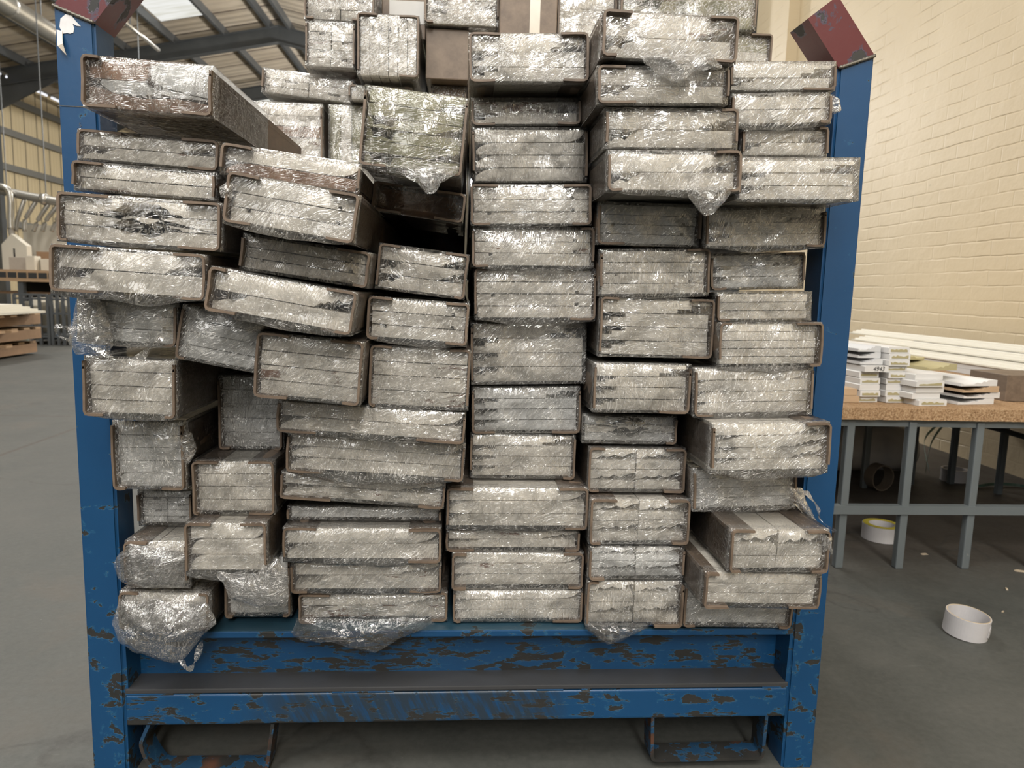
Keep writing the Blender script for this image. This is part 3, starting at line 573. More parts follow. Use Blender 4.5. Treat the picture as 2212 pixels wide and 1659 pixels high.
wisp(ROOT[12], curve_pts([(-.44, -.04, .228), (-.425, -.05, .219), (-.415, -.05, .235), (-.405, -.045, .262)]), .004)

M_INK = plain('black_ink', (.02, .02, .02), .5)
# the load's rear tier, standing on top of the front one
BACK = [
((-0.273,1.3695,0.137,0.089,0,.42),4,'T','w',.7,(0,.12,0,.3),dict(cols=2,L=.55),'white board bundle with a black printed line, topmost behind at upper left'),
((-0.291,1.280,0.098,0.088,-1,.42),5,'T','sw',.95,(0,0,0,0),dict(cols=2,L=.55,bulge=.006),'crumpled stained bundle under the one with the printed line, behind the stack'),
((-0.171,1.264,0.117,0.113,0,.36),6,'P','w',.6,(.3,0,.3,.3),dict(vert=True,L=.6,bulge=.003),'square bundle of upright boards with six little notches, behind the green bundle'),
((-0.342,1.2065,0.183,0.048,-5,.45),3,'T','ws',.95,(.0,0,.0,0),dict(cols=2,L=.5,bulge=.006),'flat sloping crumpled bundle behind, right of the roof skylight'),
((-0.377,1.0895,0.140,0.152,0,.42),7,'P','swb',1.0,(0,0,0,0),dict(L=.5,bulge=.008),'deep dirty bundle behind, beneath the flat sloping crumpled one'),
((-0.252,1.085,0.092,0.165,0,.43),4,'P','gwgw',.9,(0,0,0,0),dict(vert=True,L=.5,bulge=.008,card=False),'bundle of upright olive-edged boards behind, left of the green bundle'),
((-0.190,1.186,0.125,0.028,0,.40),1,'P','w',.8,(.1,0,.1,0),dict(L=.5),'thin bundle under the square bundle with six notches'),
((-0.031,1.364,0.146,0.084,0,.40),5,'G','w',.8,(0,.1,0,0),dict(L=.55,bulge=.005),'loose-filmed bundle of grooved boards at the very top behind, beside the carton'),
((-0.056,1.144,0.073,0.150,0,.45),3,'P','b',.8,(0,0,0,0),dict(L=.45,bulge=.012),'dark brown film-wrapped bundle in the shadow behind, beneath the plain carton'),
((0.215,1.284,0.117,0.214,0,.38),7,'P','w',.8,(0,0,0,0),dict(L=.5,bulge=.006),'white bundle of many boards between carton and top middle bundles, behind'),
((0.409,1.374,0.270,0.100,0,.35),4,'G','g',1.2,(0,0,0,0),dict(L=.5,bulge=.016,sag=.01),'messy heap-like bundle of olive boards in thick film at the top'),
((0.478,1.232,0.210,0.176,0,.36),6,'P','gw',.8,(0,0,.2,.2),dict(L=.5,bulge=.006),'olive board bundle poking out at the top beside the cream wall'),
]
for i, (g6, rows, style, mats, film, fl, ex, lab) in enumerate(BACK):
    cx, cz, w, h, ang, y = g6
    r_ = bundle('board_bundle', cx, cz, w, h, ang, y, rows, style, mats, film, fl, seed=100+i, label=lab, group='wrapped board bundles in the rear tier', **ex)
    if i == 2:
        bm = bmesh.new()
        for k in range(6): prism(bm, [(-.048+k*.0165, .028), (-.044+k*.0165, .028), (-.046+k*.0165, .036)], -.0012, .0)
        link('end_notches', bm, M_INK, r_)
    if i == 0: text_mesh('printed_line', '41 06000.01057', .0105, M_INK, r_, (-.055, -.0015, -.004))
def carton(name, x0, x1, z0, z1, y, L, label, tape=True, dark=False):
    root = empty(name, ((x0+x1)/2, y, z0)); tag(root, label, 'carton')
    w = x1-x0; bm = bmesh.new(); box(bm, -w/2, w/2, 0, L, 0, z1-z0); bevel(bm, .002); link('carton_body', bm, M_CARD, root)
    if tape:
        TM = plain('clear_tape', (.52, .47, .40), .18, nscale=30)
        bm = bmesh.new(); box(bm, w*.02, w*.20, -.0006, L*.9, .003, z1-z0+.0006); link('packing_tape', bm, TM, root)
    return root
carton('cardboard_carton', .042, .153, 1.175, 1.40, .35, .5, 'brown cardboard carton with a pale vertical strip of tape, top centre')
c2 = carton('cardboard_carton', -.102, -.016, 1.222, 1.318, .41, .45, 'plain brown carton beneath the loose-filmed top bundle of grooved boards', tape=False)
c3 = carton('cardboard_carton', -.1995, -.108, 1.325, 1.43, .50, .45, 'shadowed brown carton bearing a pale label, between the topmost rear bundles', tape=False)
bm = bmesh.new(); box(bm, -.03, .042, -.0008, 0, .03, .075); LBM = plain('label_paper', (.45, .44, .42), .5); link('paper_label', bm, LBM, c3)

# ------------------------------------------------------------------ blue stillage
st = empty('steel_stillage', (0, 0, 0)); tag(st, 'blue painted steel post pallet with chipped paint carrying the whole load of bundles', 'pallet stillage')
PW = 0.055
def ring4(x0, x1, y0, y1): return [(x0, y0), (x1, y0), (x1, y1), (x0, y1)]
def post(sx, y0, name='post', rear=False):
    d = 1 if sx < 0 else -1                                     # inward direction
    xo, xi = sx*.6, sx*(.6-PW)
    zo = 1.183 if sx < 0 else 1.173; drop = .0205
    def lev(off, z): # outer/inner loops at inset off
        a, b = xo+d*off, xi-d*off
        return [(a, y0+off), (b, y0+off), (b, y0+PW+.005-off), (a, y0+PW+.005-off)]
    bm = bmesh.new()
    bot = [bm.verts.new((x, y, 0)) for x, y in lev(0, 0)]
    zz = lambda x: zo - drop*abs(x-xo)/PW
    mid = [bm.verts.new((x, y, zz(x))) for x, y in lev(0, 0)]
    bm.faces.new(bot)
    for i in range(4): bm.faces.new((bot[i], mid[i], mid[(i+1) % 4], bot[(i+1) % 4]))
    bm.faces.new(mid)
    bmesh.ops.recalc_face_normals(bm, faces=bm.faces)
    es = [e for e in bm.edges if abs(e.verts[0].co.z-e.verts[1].co.z) > .5]
    bmesh.ops.bevel(bm, geom=es, offset=.004, segments=3, affect='EDGES')
    p = link(name, bm, M_BLUE, st)
    # bent guide on the post head, leaning inward, open end
    bm = bmesh.new(); dirv = Vector((d*math.sin(R(38.5)), 0, math.cos(R(38.5)))); Lg = .106
    O = [Vector((x, y, zz(x))) for x, y in lev(0, 0)]; I = [Vector((x, y, zz(x))) for x, y in lev(.0035, 0)]
    top0 = O[0]+dirv*Lg
    nrm = dirv
    def to_end(v): return v + dirv*((top0-v).dot(nrm))
    o1 = [bm.verts.new(v) for v in O]; o2 = [bm.verts.new(to_end(v)) for v in O]
    i1 = [bm.verts.new(v+dirv*.002) for v in I]; i2 = [bm.verts.new(to_end(v)) for v in I]
    for i in range(4):
        j = (i+1) % 4
        bm.faces.new((o1[i], o2[i], o2[j], o1[j])).material_index = 0
        bm.faces.new((i1[i], i1[j], i2[j], i2[i])).material_index = 1
        bm.faces.new((o2[i], i2[i], i2[j], o2[j])).material_index = 1
    bm.faces.new(i1).material_index = 1
    bmesh.ops.recalc_face_normals(bm, faces=bm.faces)
    gd = link('stacking_guide', bm, [M_RED, M_BLUE], p); gd['label'] = 'dark red bent guide on the post head'
    # weld bead along the mitre
    bm = bmesh.new(); a, b = O[0], O[1]
    tube(bm, [a.lerp(b, t)+Vector((0, -.0012, .0006*math.sin(t*60))) for t in [k/24 for k in range(25)]], [.0022+.0009*abs(math.sin(k*1.7)) for k in range(25)], 6)
    link('weld_bead', bm, plain('weld_metal', (.13, .12, .10), .45, .6, bump=.4) if 'weld_metal' not in bpy.data.materials else bpy.data.materials['weld_metal'], p, smooth=True)
    return p
pl = post(-1, 0.0); pr = post(1, 0.0); post(-1, 2.2, rear=True); post(1, 2.2, rear=True)
# torn sticker on the left post
SM = plain('torn_paper', (.62, .62, .63), .7, nscale=60, var=.15)
bm = bmesh.new(); pts = [(-.590,1.166),(-.583,1.172),(-.575,1.171),(-.569,1.163),(-.563,1.157),(-.569,1.1575),(-.574,1.160),(-.572,1.154),(-.5735,1.148),(-.578,1.1465),(-.582,1.147),(-.588,1.146),(-.592,1.155)]
prism(bm, pts, -.0009, 0); so = link('torn_sticker', bm, SM, pl); so['label'] = 'torn remains of a white sticker'
bm = bmesh.new(); pts = [Vector((-.596,-.001,1.151)), Vector((-.588,-.002,1.149)), Vector((-.584,-.010,1.130)), Vector((-.582,-.006,1.116)), Vector((-.590,-.012,1.126))]
f0 = [bm.verts.new(p) for p in pts]; b0 = [bm.verts.new(p+Vector((0, .0006, 0))) for p in pts]
bm.faces.new(f0); bm.faces.new(b0[::-1])
for i in range(5): bm.faces.new((f0[i], b0[i], b0[(i+1) % 5], f0[(i+1) % 5]))
link('sticker_flap', bm, plain('sticker_back', (.60, .55, .47), .6), pl)
text_mesh('stamped_five', '5', .009, plain('stamp_grey', (.05, .07, .10), .5), pl, (-.573, -.0003, 1.020))
bm = bmesh.new(); box(bm, -.6, -.545, -.0006, .0, 1.0475, 1.0487); link('cut_line', bm, bpy.data.materials['weld_metal'], pl)
xi = .545
# upper open channel with deck lip
bm = bmesh.new()
prof = [(0, .2547), (2.2, .2547), (2.2, .2507), (.068, .2507), (.062, .246), (.062, .166), (.068, .1605), (.068, .1495), (0.0, .1495), (0.0, .1567), (.050, .1567), (.056, .162), (.056, .240), (.050, .2455), (0.004, .2455), (0, .248)]
def xprism(bm, prof, x0, x1, mi=0):
    a = [bm.verts.new((x0, p[0], p[1])) for p in prof]; b = [bm.verts.new((x1, p[0], p[1])) for p in prof]; n = len(prof)
    bm.faces.new(a[::-1]); bm.faces.new(b)
    for i in range(n): bm.faces.new((a[i], a[(i+1) % n], b[(i+1) % n], b[i]))
web = [(.050, .1565), (.062, .1565), (.062, .2455), (.050, .2455)]
bm = bmesh.new(); xprism(bm, web, -xi, xi); link('channel_web', bm, M_BLUEW, st)
bm = bmesh.new(); box(bm, -xi, xi, 0, 2.2, .2455, .2547); bevel(bm, .0018); link('deck_plate', bm, M_DECK, st)
bm = bmesh.new(); box(bm, -xi, xi, -.0015, .004, .2435, .2540); bevel(bm, .0015); link('deck_lip', bm, M_BLUE, st)
bm = bmesh.new(); box(bm, -xi, xi, 0.001, .062, .1487, .1565); bevel(bm, .0016); link('bottom_flange', bm, M_DUST, st)
for s in (-1, 1):
    bm = bmesh.new(); pts = [(0, .2455), (.056, .2455), (.056, .1565), (.004, .1565)]
    a, b = s*(xi-.004), s*xi; xprism(bm, pts, min(a, b), max(a, b)); bmesh.ops.recalc_face_normals(bm, faces=bm.faces); link('end_gusset', bm, M_BLUE, st)
bm = bmesh.new(); box(bm, -xi, xi, .0005, .05, .0944, .1468); bevel(bm, .004, 3); link('lower_beam', bm, M_BLUEB, st)
for x0, x1 in ((-.545, -.47), (-.22, -.12), (.115, .16), (.19, .205), (.50, .545)):
    bm = bmesh.new(); box(bm, x0, x1, .0008, .03, .1462, .1492); bevel(bm, .001); link('weld_tab', bm, M_BLUE, st)
for s in (-1, 1):
    bm = bmesh.new(); a, b = sorted((s*xi, s*(.6))); box(bm, a, b, .06, 2.2, .02, .15); bevel(bm, .004); link('side_rail', bm, M_BLUE, st)  # lower rail deepened to keep side light from under the deck
    bm = bmesh.new(); box(bm, a, b, .06, 2.2, .20, .2455); bevel(bm, .004); link('side_rail', bm, M_BLUE, st)
bm = bmesh.new(); box(bm, -xi, xi, 2.2, 2.25, .0944, .2455); bevel(bm, .004); link('rear_beam', bm, M_BLUE, st)
for y_ in (.62, 1.4):  # beams added under the deck to block light coming from behind
    bm = bmesh.new(); box(bm, -xi, xi, y_, y_+.05, .008, .2455); bevel(bm, .003); link('light_block_beam', bm, M_POCKET, st)
def pocket(pts, y):
    P = [Vector(p) for p in pts]; out = []
    for i, p in enumerate(P):
        if i in (0, len(P)-1): out.append(p); continue
        a = p+(P[i-1]-p).normalized()*.009; b = p+(P[i+1]-p).normalized()*.009
        for t in (0, .33, .66, 1): out.append(a*(1-t)**2+p*2*t*(1-t)+b*t*t)
    bm = bmesh.new(); prism(bm, strip([tuple(p) for p in out], .0055), y, y+.045); bmesh.ops.recalc_face_normals(bm, faces=bm.faces)
    return link('fork_pocket', bm, M_POCKET, st)
pr_ = [(0.315, 0.094), (0.318, 0.014), (0.512, 0.015), (0.5135, 0.094)]
pl_ = [(-0.512, 0.094), (-0.527, 0.060), (-0.520, 0.035), (-0.503, 0.006), (-0.328, 0.004), (-0.316, 0.092)]
pocket(pr_, .004); pocket(pl_, .004); pocket(pr_, 2.15); pocket([(-.516, .094), (-.516, .014), (-.318, .014), (-.315, .094)], 2.15)

# ------------------------------------------------------------------ room
def floor_mat():
    M, n = new_mat('worn_grey_floor_paint'); g = G(n); co = g.nd('ShaderNodeTexCoord').outputs['Object']
    f = g.noise(co, 1.3, 5, 0.6); f2 = g.noise(co, 9, 5, 0.65)
    c = g.ramp(g.math('ADD', g.math('MULTIPLY', f, .65), g.math('MULTIPLY', f2, .35)), [(0.32, (0.040, 0.043, 0.040)), (0.5, (0.056, 0.058, 0.053)), (0.68, (0.077, 0.075, 0.067))])
    dust = g.ramp(g.noise(scl(g, co, (2.2, 2.2, 1)), 1.0, 5, .65, .4), [(0.56, 0.0), (0.68, 0.75)])
    c = g.mix(dust, c, (0.075, 0.066, 0.055))
    x = g.nd('ShaderNodeSeparateXYZ'); g.l(co, x.inputs[0])
    mr = g.nd('ShaderNodeMapRange'); g.l(g.math('ADD', x.outputs[1], g.math('MULTIPLY', f, .5)), mr.inputs[0]); mr.inputs[1].default_value = .95; mr.inputs[2].default_value = 1.35
    mx = g.nd('ShaderNodeMapRange'); g.l(x.outputs[0], mx.inputs[0]); mx.inputs[1].default_value = .5; mx.inputs[2].default_value = 1.2
    c = g.mix(g.math('MULTIPLY', g.math('MULTIPLY', mr.outputs[0], mx.outputs[0]), .7), c, (0.052, 0.038, 0.028))   # sawdust swept against the wall
    sp = g.ramp(g.noise(co, 160, 2, .6), [(0.74, 0.0), (0.78, 0.8)])
    c = g.mix(sp, c, (0.20, 0.20, 0.185))
    scr = g.ramp(g.noise(scl(g, co, (2, 30, 1)), 1.0, 4, .7, 2.0), [(0.68, 0.0), (0.74, 0.35)])
    c = g.mix(scr, c, (0.15, 0.15, 0.14))
    crack = g.ramp(g.math('ABSOLUTE', g.math('SUBTRACT', g.noise(co, .55, 4, .6), .5)), [(0.0, 0.6), (0.0022, 0.0)])
    c = g.mix(crack, c, (0.03, 0.029, 0.026))
    br = g.nd('ShaderNodeTexBrick'); br.offset = 0; g.l(g.vmath('ADD', co, (2.1, 1.79, 0)), br.inputs['Vector']); br.inputs['Scale'].default_value = 1.0; br.inputs['Mortar Size'].default_value = .011
    br.inputs['Brick Width'].default_value = 4.6; br.inputs['Row Height'].default_value = 5.0; br.inputs['Mortar Smooth'].default_value = .1
    c = g.mix(br.outputs['Fac'], c, (0.045, 0.037, 0.03))
    fine = g.noise(co, 70, 4, .7); c = g.mix(g.ramp(fine, [(.35, 0.0), (.7, .35)]), c, (0.10, 0.10, 0.093)); nr = g.bump(g.math('ADD', f2, g.math('MULTIPLY', fine, .3)), .2, .004)
    g.out(g.prin(c, g.math('MULTIPLY_ADD', f2, .3, .42), 0, nr, .35)); return M
bm = bmesh.new(); box(bm, -13.2, 2.8, -12, 45, -.1, 0); fl = struct(link('floor', bm, floor_mat()))
def brick_mat():
    M, n = new_mat('painted_brick'); g = G(n); co = g.nd('ShaderNodeTexCoord').outputs['Object']
    s = g.nd('ShaderNodeSeparateXYZ'); g.l(co, s.inputs[0]); cb = g.nd('ShaderNodeCombineXYZ')
    wob = g.noise(co, 9, 3, .6)
    g.l(g.math('ADD', s.outputs[1], g.math('MULTIPLY', wob, .012)), cb.inputs[0]); g.l(g.math('ADD', s.outputs[2], g.math('MULTIPLY', g.noise(co, 6, 3), .020)), cb.inputs[1])
    br = g.nd('ShaderNodeTexBrick'); g.l(cb.outputs[0], br.inputs['Vector']); br.inputs['Scale'].default_value = 1.0
    br.inputs['Brick Width'].default_value = .225; br.inputs['Row Height'].default_value = .075; br.inputs['Mortar Size'].default_value = .0055; br.inputs['Mortar Smooth'].default_value = .8
    vis = g.ramp(g.noise(co, 3.2, 4, .6), [(0.42, 0.05), (0.66, 0.60)])
    groove = g.math('MULTIPLY', br.outputs['Fac'], vis)
    f = g.noise(co, 1.1, 4, .6)
    c = g.ramp(f, [(0.3, (0.55, 0.455, 0.305)), (0.7, (0.61, 0.515, 0.36))])
    pit = g.ramp(g.noise(co, 32, 3, .6), [(0.72, 0.0), (0.76, 0.7)])
    c = g.mix(pit, c, (0.40, 0.33, 0.22))
    h = g.math('ADD', g.math('MULTIPLY', groove, -1.0), g.math('MULTIPLY', g.noise(co, 28, 4, .6), .25))
    h = g.math('ADD', h, g.math('MULTIPLY', wob, .5))
    g.out(g.prin(c, .5, 0, g.bump(h, .6, .009), .35)); return M
MBR = brick_mat()
bm = bmesh.new(); box(bm, 2.6, 2.8, -12, 45, 0, 6.5); box(bm, 2.51, 2.6, 4.75, 5.4, 0, 6.5); struct(link('wall_right', bm, MBR))
def clad_mat():
    M, n = new_mat('cream_wall_cladding'); g = G(n); co = g.nd('ShaderNodeTexCoord').outputs['Object']
    s = g.nd('ShaderNodeSeparateXYZ'); g.l(co, s.inputs[0])
    fr = g.math('FRACT', g.math('DIVIDE', s.outputs[1], .62))
    seam_ = g.ramp(fr, [(0.0, 1.0), (0.055, 1.0), (0.06, 0.0)], 'CONSTANT')
    c = g.mix(g.noise(scl(g, co, (1, 1, .3)), 1.2, 3), (0.50, 0.42, 0.27), (0.60, 0.51, 0.34))
    c = g.mix(seam_, c, (0.06, 0.05, 0.04))
    rib = g.math('SINE', g.math('MULTIPLY', s.outputs[1], 2*math.pi/.155))
    g.out(g.prin(c, .5, 0, g.bump(rib, .35, .01), .3)); return M
MCL = clad_mat()
bm = bmesh.new(); box(bm, -13.2, -13.0, -12, 45, 0, 6.45); struct(link('wall_left', bm, MCL))
bm = bmesh.new(); box(bm, -13.2, 2.8, 45, 45.2, 0, 8); struct(link('wall_back', bm, plain('back_wall_paint', (.5, .45, .34), .7)))
M_STEEL = plain('dark_roof_steel', (.085, .092, .098), .45, .2, nscale=3, var=.25)
MGALV = plain('galvanised_steel', (.42, .41, .38), .32, .75, nscale=6, var=.2)
XR, ZR, SL = -5.2, 7.98, .2
def roof_mat():
    M, n = new_mat('roof_lining_sheet'); g = G(n); co = g.nd('ShaderNodeTexCoord').outputs['Object']
    s = g.nd('ShaderNodeSeparateXYZ'); g.l(co, s.inputs[0])
    fr = g.math('FRACT', g.math('DIVIDE', s.outputs[1], 1.0))
    sm = g.ramp(fr, [(0.0, 1.0), (0.05, 1.0), (0.06, 0.0)], 'CONSTANT')
    f = g.noise(scl(g, co, (.5, .8, 1)), 1.0, 4, .6)
    c = g.ramp(f, [(0.35, (0.40, 0.345, 0.275)), (0.65, (0.52, 0.46, 0.375))])
    c = g.mix(sm, c, (0.07, 0.05, 0.045))
    rib = g.math('SINE', g.math('MULTIPLY', s.outputs[1], 2*math.pi/.333))
    g.out(g.prin(c, .45, 0, g.bump(rib, .5, .03), .4)); return M
bm = bmesh.new()
for (xa, xb) in ((-13.2, XR), (XR, 2.8)):
    za, zb = ZR-SL*abs(xa-XR), ZR-SL*abs(xb-XR)
    v = [bm.verts.new(p) for p in ((xa, -12, za), (xb, -12, zb), (xb, 45.2, zb), (xa, 45.2, za))]
    w_ = [bm.verts.new(p.co+Vector((0, 0, .12))) for p in v]
    bm.faces.new(v); bm.faces.new(w_[::-1])
    for i in range(4): bm.faces.new((v[i], v[(i+1) % 4], w_[(i+1) % 4], w_[i]))
struct(link('ceiling', bm, roof_mat()))
def rz(x): return ZR-SL*abs(x-XR)
# portal frames
k = 0
for y in (0.8, 5.6, 10.4, 15.2, 20.0, 24.8, 29.6, 34.4, 39.2):
    k += 1; fr = empty('trim_%d' % k, (0, y, 0)); fr['kind'] = 'structure'
    for (xa, xb) in ((-13.0, XR), (XR, 2.6)):
        bm = bmesh.new(); up, dn = -.20, -.62
        pts = [(xa, rz(xa)+up), (xb, rz(xb)+up), (xb, rz(xb)+dn), (xa, rz(xa)+dn)]
        prism(bm, pts, -.012, .012)
        for q in (up, dn):
            prism(bm, [(xa, rz(xa)+q-.01), (xb, rz(xb)+q-.01), (xb, rz(xb)+q+.01), (xa, rz(xa)+q+.01)], -.1, .1)
        bmesh.ops.recalc_face_normals(bm, faces=bm.faces); link('rafter', bm, M_STEEL, fr)
    for s, xe in ((1, -13.0), (-1, 2.6)):
        bm = bmesh.new(); prism(bm, [(xe, rz(xe)-.6), (xe+s*2.2, rz(xe+s*2.2)-.6), (xe, rz(xe)-1.35)], -.03, .03); bmesh.ops.recalc_face_normals(bm, faces=bm.faces); link('haunch', bm, M_STEEL, fr)
        bm = bmesh.new(); a, b = sorted((xe, xe+s*.3)); box(bm, a, b, -.1, .1, 0, rz(xe)-.3); link('column', bm, M_STEEL, fr)
kk = 20
for x in (-12.3, -11.95+.05, -10.6, -9.3, -8.0, -6.66, -5.45, -4.9, -3.6, -2.3, -1.0, .3, 1.6):
    if x == -12.3: continue
    bm = bmesh.new(); z = rz(x); box(bm, x-.04, x+.04, -12, 45, z-.22, z-.005); kk += 1
    struct(link('trim_%d' % kk, bm, M_STEEL))
for z in (5.75, 4.84, 3.86, 2.3):
    bm = bmesh.new(); box(bm, -13.0, -12.86, -12, 45, z-.09, z+.09); kk += 1; struct(link('trim_%d' % kk, bm, plain('wall_rail_grey', (.17, .17, .16), .5) if 'wall_rail_grey' not in bpy.data.materials else bpy.data.materials['wall_rail_grey']))
# skylight sheets in the roof
SKM, n = new_mat('skylight_daylight'); g = G(n)
co = g.nd('ShaderNodeTexCoord').outputs['Object']; f = g.ramp(g.noise(scl(g, co, (1.2, 6, 1)), 1.0, 3), [(0.3, (.80, .79, .70)), (0.6, (1, 1, .96))])
e = g.nd('ShaderNodeEmission'); g.l(f, e.inputs[0]); e.inputs[1].default_value = 1.7; g.out(e.outputs[0])
k = 0
for (x0, x1, y0, y1) in ((-7.90, -6.76, 15.6, 18.95), (-10.5, -9.4, 20.6, 24.2), (-7.9, -6.76, 25.6, 28.4), (-10.5, -9.4, 10.9, 14.2), (-7.9, -6.76, 5.9, 9.6), (-3.5, -2.4, 10.9, 14.0), (-7.9, -6.76, 32, 35)):
    k += 1; bm = bmesh.new(); e_ = .03
    v = [bm.verts.new(p) for p in ((x0, y0, rz(x0)-e_), (x1, y0, rz(x1)-e_), (x1, y1, rz(x1)-e_), (x0, y1, rz(x0)-e_))]
    w_ = [bm.verts.new(p.co+Vector((0, 0, .02))) for p in v]; bm.faces.new(v); bm.faces.new(w_[::-1])
    for i in range(4): bm.faces.new((v[i], v[(i+1) % 4], w_[(i+1) % 4], w_[i]))
    struct(link('window_%d' % k, bm, SKM))
# tube lights along the left eave
TLM, n = new_mat('lit_tube'); g = G(n); e = g.nd('ShaderNodeEmission'); e.inputs[0].default_value = (.93, .94, 1, 1); e.inputs[1].default_value = 2.2; g.out(e.outputs[0])
for i, y in enumerate((15.6, 17.75, 19.9, 22.05, 24.2)):
    t = empty('tube_light', (-12.4, y, 6.13)); tag(t, ['nearest', 'second nearest', 'middle', 'second farthest', 'farthest'][i]+' lit fluorescent tube in the line along the left eave', 'light', 'tube lights along the left eave')
    bm = bmesh.new(); box(bm, -.05, .05, 0, 2.05, .03, .08); link('fitting', bm, MGALV, t)
    bm = bmesh.new(); tube(bm, [(0, .08, 0), (0, 1.97, 0)], .032, 8); link('tube', bm, TLM, t)
    bm = bmesh.new(); tube(bm, [(0, 1, .08), (0, 1, rz(-12.4)-6.13)], .012, 6); link('hanger', bm, M_STEEL, t)
# big silver duct under the roof
d1 = empty('extraction_duct', (-7.75, 0, 5.32)); tag(d1, 'large silver round duct running high under the roof at upper left', 'duct')
bm = bmesh.new(); tube(bm, [(0, 5, 0), (0, 34, 0)], .17, 20); link('pipe', bm, MGALV, d1, smooth=True)
for y in (8.2, 10.2, 12.2, 14.2, 16.2, 18.2):
    bm = bmesh.new(); tube(bm, [(0, y, 0), (0, y+.06, 0)], .182, 20); link('joint_ring', bm, MGALV, d1)
for y in (9.2, 13.2, 17.2):
    bm = bmesh.new(); tube(bm, [(0, y, .15), (0, y, rz(-7.75)-5.32-.03)], .012, 6); link('hanger', bm, M_STEEL, d1)
d2 = empty('conduit_pipe', (-6.15, 0, 4.3)); tag(d2, 'thin pale conduit pipe slanting below the skylight behind the left post', 'pipe')
a_, b_ = at(262, 42, 11.0), at(342, 108, 14.0)
d2.location = a_; bm = bmesh.new(); tube(bm, [(0, 0, 0), tuple(b_-a_)], .035, 10); link('pipe', bm, MGALV, d2, smooth=True)
bm = bmesh.new(); tube(bm, [(0, .3, .03), (0, .3, rz(a_.x)-a_.z-.02)], .01, 6); link('hanger', bm, M_STEEL, d2)

# ------------------------------------------------------------------ right: trestle table with offcuts
def tubebox(bm, a, b, w=.024):
    a, b = Vector(a), Vector(b); d = (b-a).normalized(); u = d.cross(Vector((0, 1, 0)) if abs(d.y) < .9 else Vector((0, 0, 1))).normalized(); v = d.cross(u)
    q = [(u+v), (u-v), (-u-v), (-u+v)]; A = [bm.verts.new(a+w/2*p) for p in q]; B2 = [bm.verts.new(b+w/2*p) for p in q]
    bm.faces.new(A); bm.faces.new(B2[::-1])
    for i in range(4): bm.faces.new((A[i], B2[i], B2[(i+1) % 4], A[(i+1) % 4]))
    bmesh.ops.recalc_face_normals(bm, faces=bm.faces)
MTUBE = paint_mat('grey_tube_paint', (0.11, 0.125, 0.13), 0.72, light=(0.2, 0.21, 0.2))
tb = empty('trestle_table', (1.75, .9, 0)); tag(tb, 'low table of grey welded tube legs with a chipboard top against the cream wall', 'table')
ox, oy = 1.75, .9
for x, y in ((1.126, .905), (1.312, .9), (1.522, .9), (1.74, .9), (1.72, 1.80), (1.97, 1.86), (2.17, 1.88), (2.27, 1.72), (1.30, 1.5)):
    bm = bmesh.new(); tubebox(bm, (x-ox, y-oy, 0), (x-ox, y-oy, .452), .024); bevel(bm, .004); link('leg', bm, MTUBE, tb)
bm = bmesh.new(); tubebox(bm, (1.02-ox, .9-oy-.004, .185), (2.35-ox, .9-oy-.004, .185), .026); link('front_rail', bm, MTUBE, tb)
bm = bmesh.new(); tubebox(bm, (1.02-ox, .905-oy, .448), (2.35-ox, .905-oy, .448), .022); link('top_rail', bm, MTUBE, tb)
bm = bmesh.new(); tube(bm, curve_pts([(1.25-ox, 1.80-oy, .30), (1.72-ox, 1.84-oy, .295), (2.15-ox, 1.86-oy, .285), (2.24-ox, 1.80-oy, .28), (2.27-ox, 1.6-oy, .27), (2.28-ox, .95-oy, .25)], 6), .012, 8); link('rear_rail', bm, MTUBE, tb, smooth=True)
CH, n = new_mat('chipboard'); g = G(n); co = g.nd('ShaderNodeTexCoord').outputs['Object']
f = g.noise(co, 160, 4, .7); c = g.ramp(f, [(0.35, (.16, .085, .04)), (0.5, (.32, .20, .105)), (0.68, (.46, .33, .20))])
g.out(g.prin(c, .7, 0, g.bump(f, .7, .004), .3))
bm = bmesh.new(); box(bm, 1.02-ox, 2.48-ox, .875-oy, 2.75-oy, .4595, .4945)
bmesh.ops.subdivide_edges(bm, edges=[e_ for e_ in bm.edges if abs(e_.verts[0].co.x-e_.verts[1].co.x) > 1], cuts=150)
for v in bm.verts:
    if v.co.y < 0: v.co.y += .0035*noise.noise(v.co*45); v.co.z += .0012*noise.noise(v.co*60)
link('table_top', bm, CH, tb)
ZT = .495
OL = {'ogee': [(0, 0), (1, 0), (1, 1), (.75, 1), (.7, .7), (.62, .8), (.55, .45), (.45, .6), (.35, .3), (.1, .25), (0, .5)], 'flat': [(0, 0), (1, 0), (1, .85), (.96, 1), (.04, 1), (0, .85)]}
M_WTRIM = board_mat('white_primed_moulding', (0.58, 0.57, 0.555)); M_TGREY = board_mat('table_grey_white', (0.50, 0.50, 0.50)); M_OLIVE = board_mat('olive_fibreboard', (0.33, 0.29, 0.16), None, .6, .15)
M_CREAM = board_mat('cream_lacquer', (0.60, 0.575, 0.50)); M_TAN = board_mat('tan_fibreboard', (0.42, 0.30, 0.19), None, .6, .12)
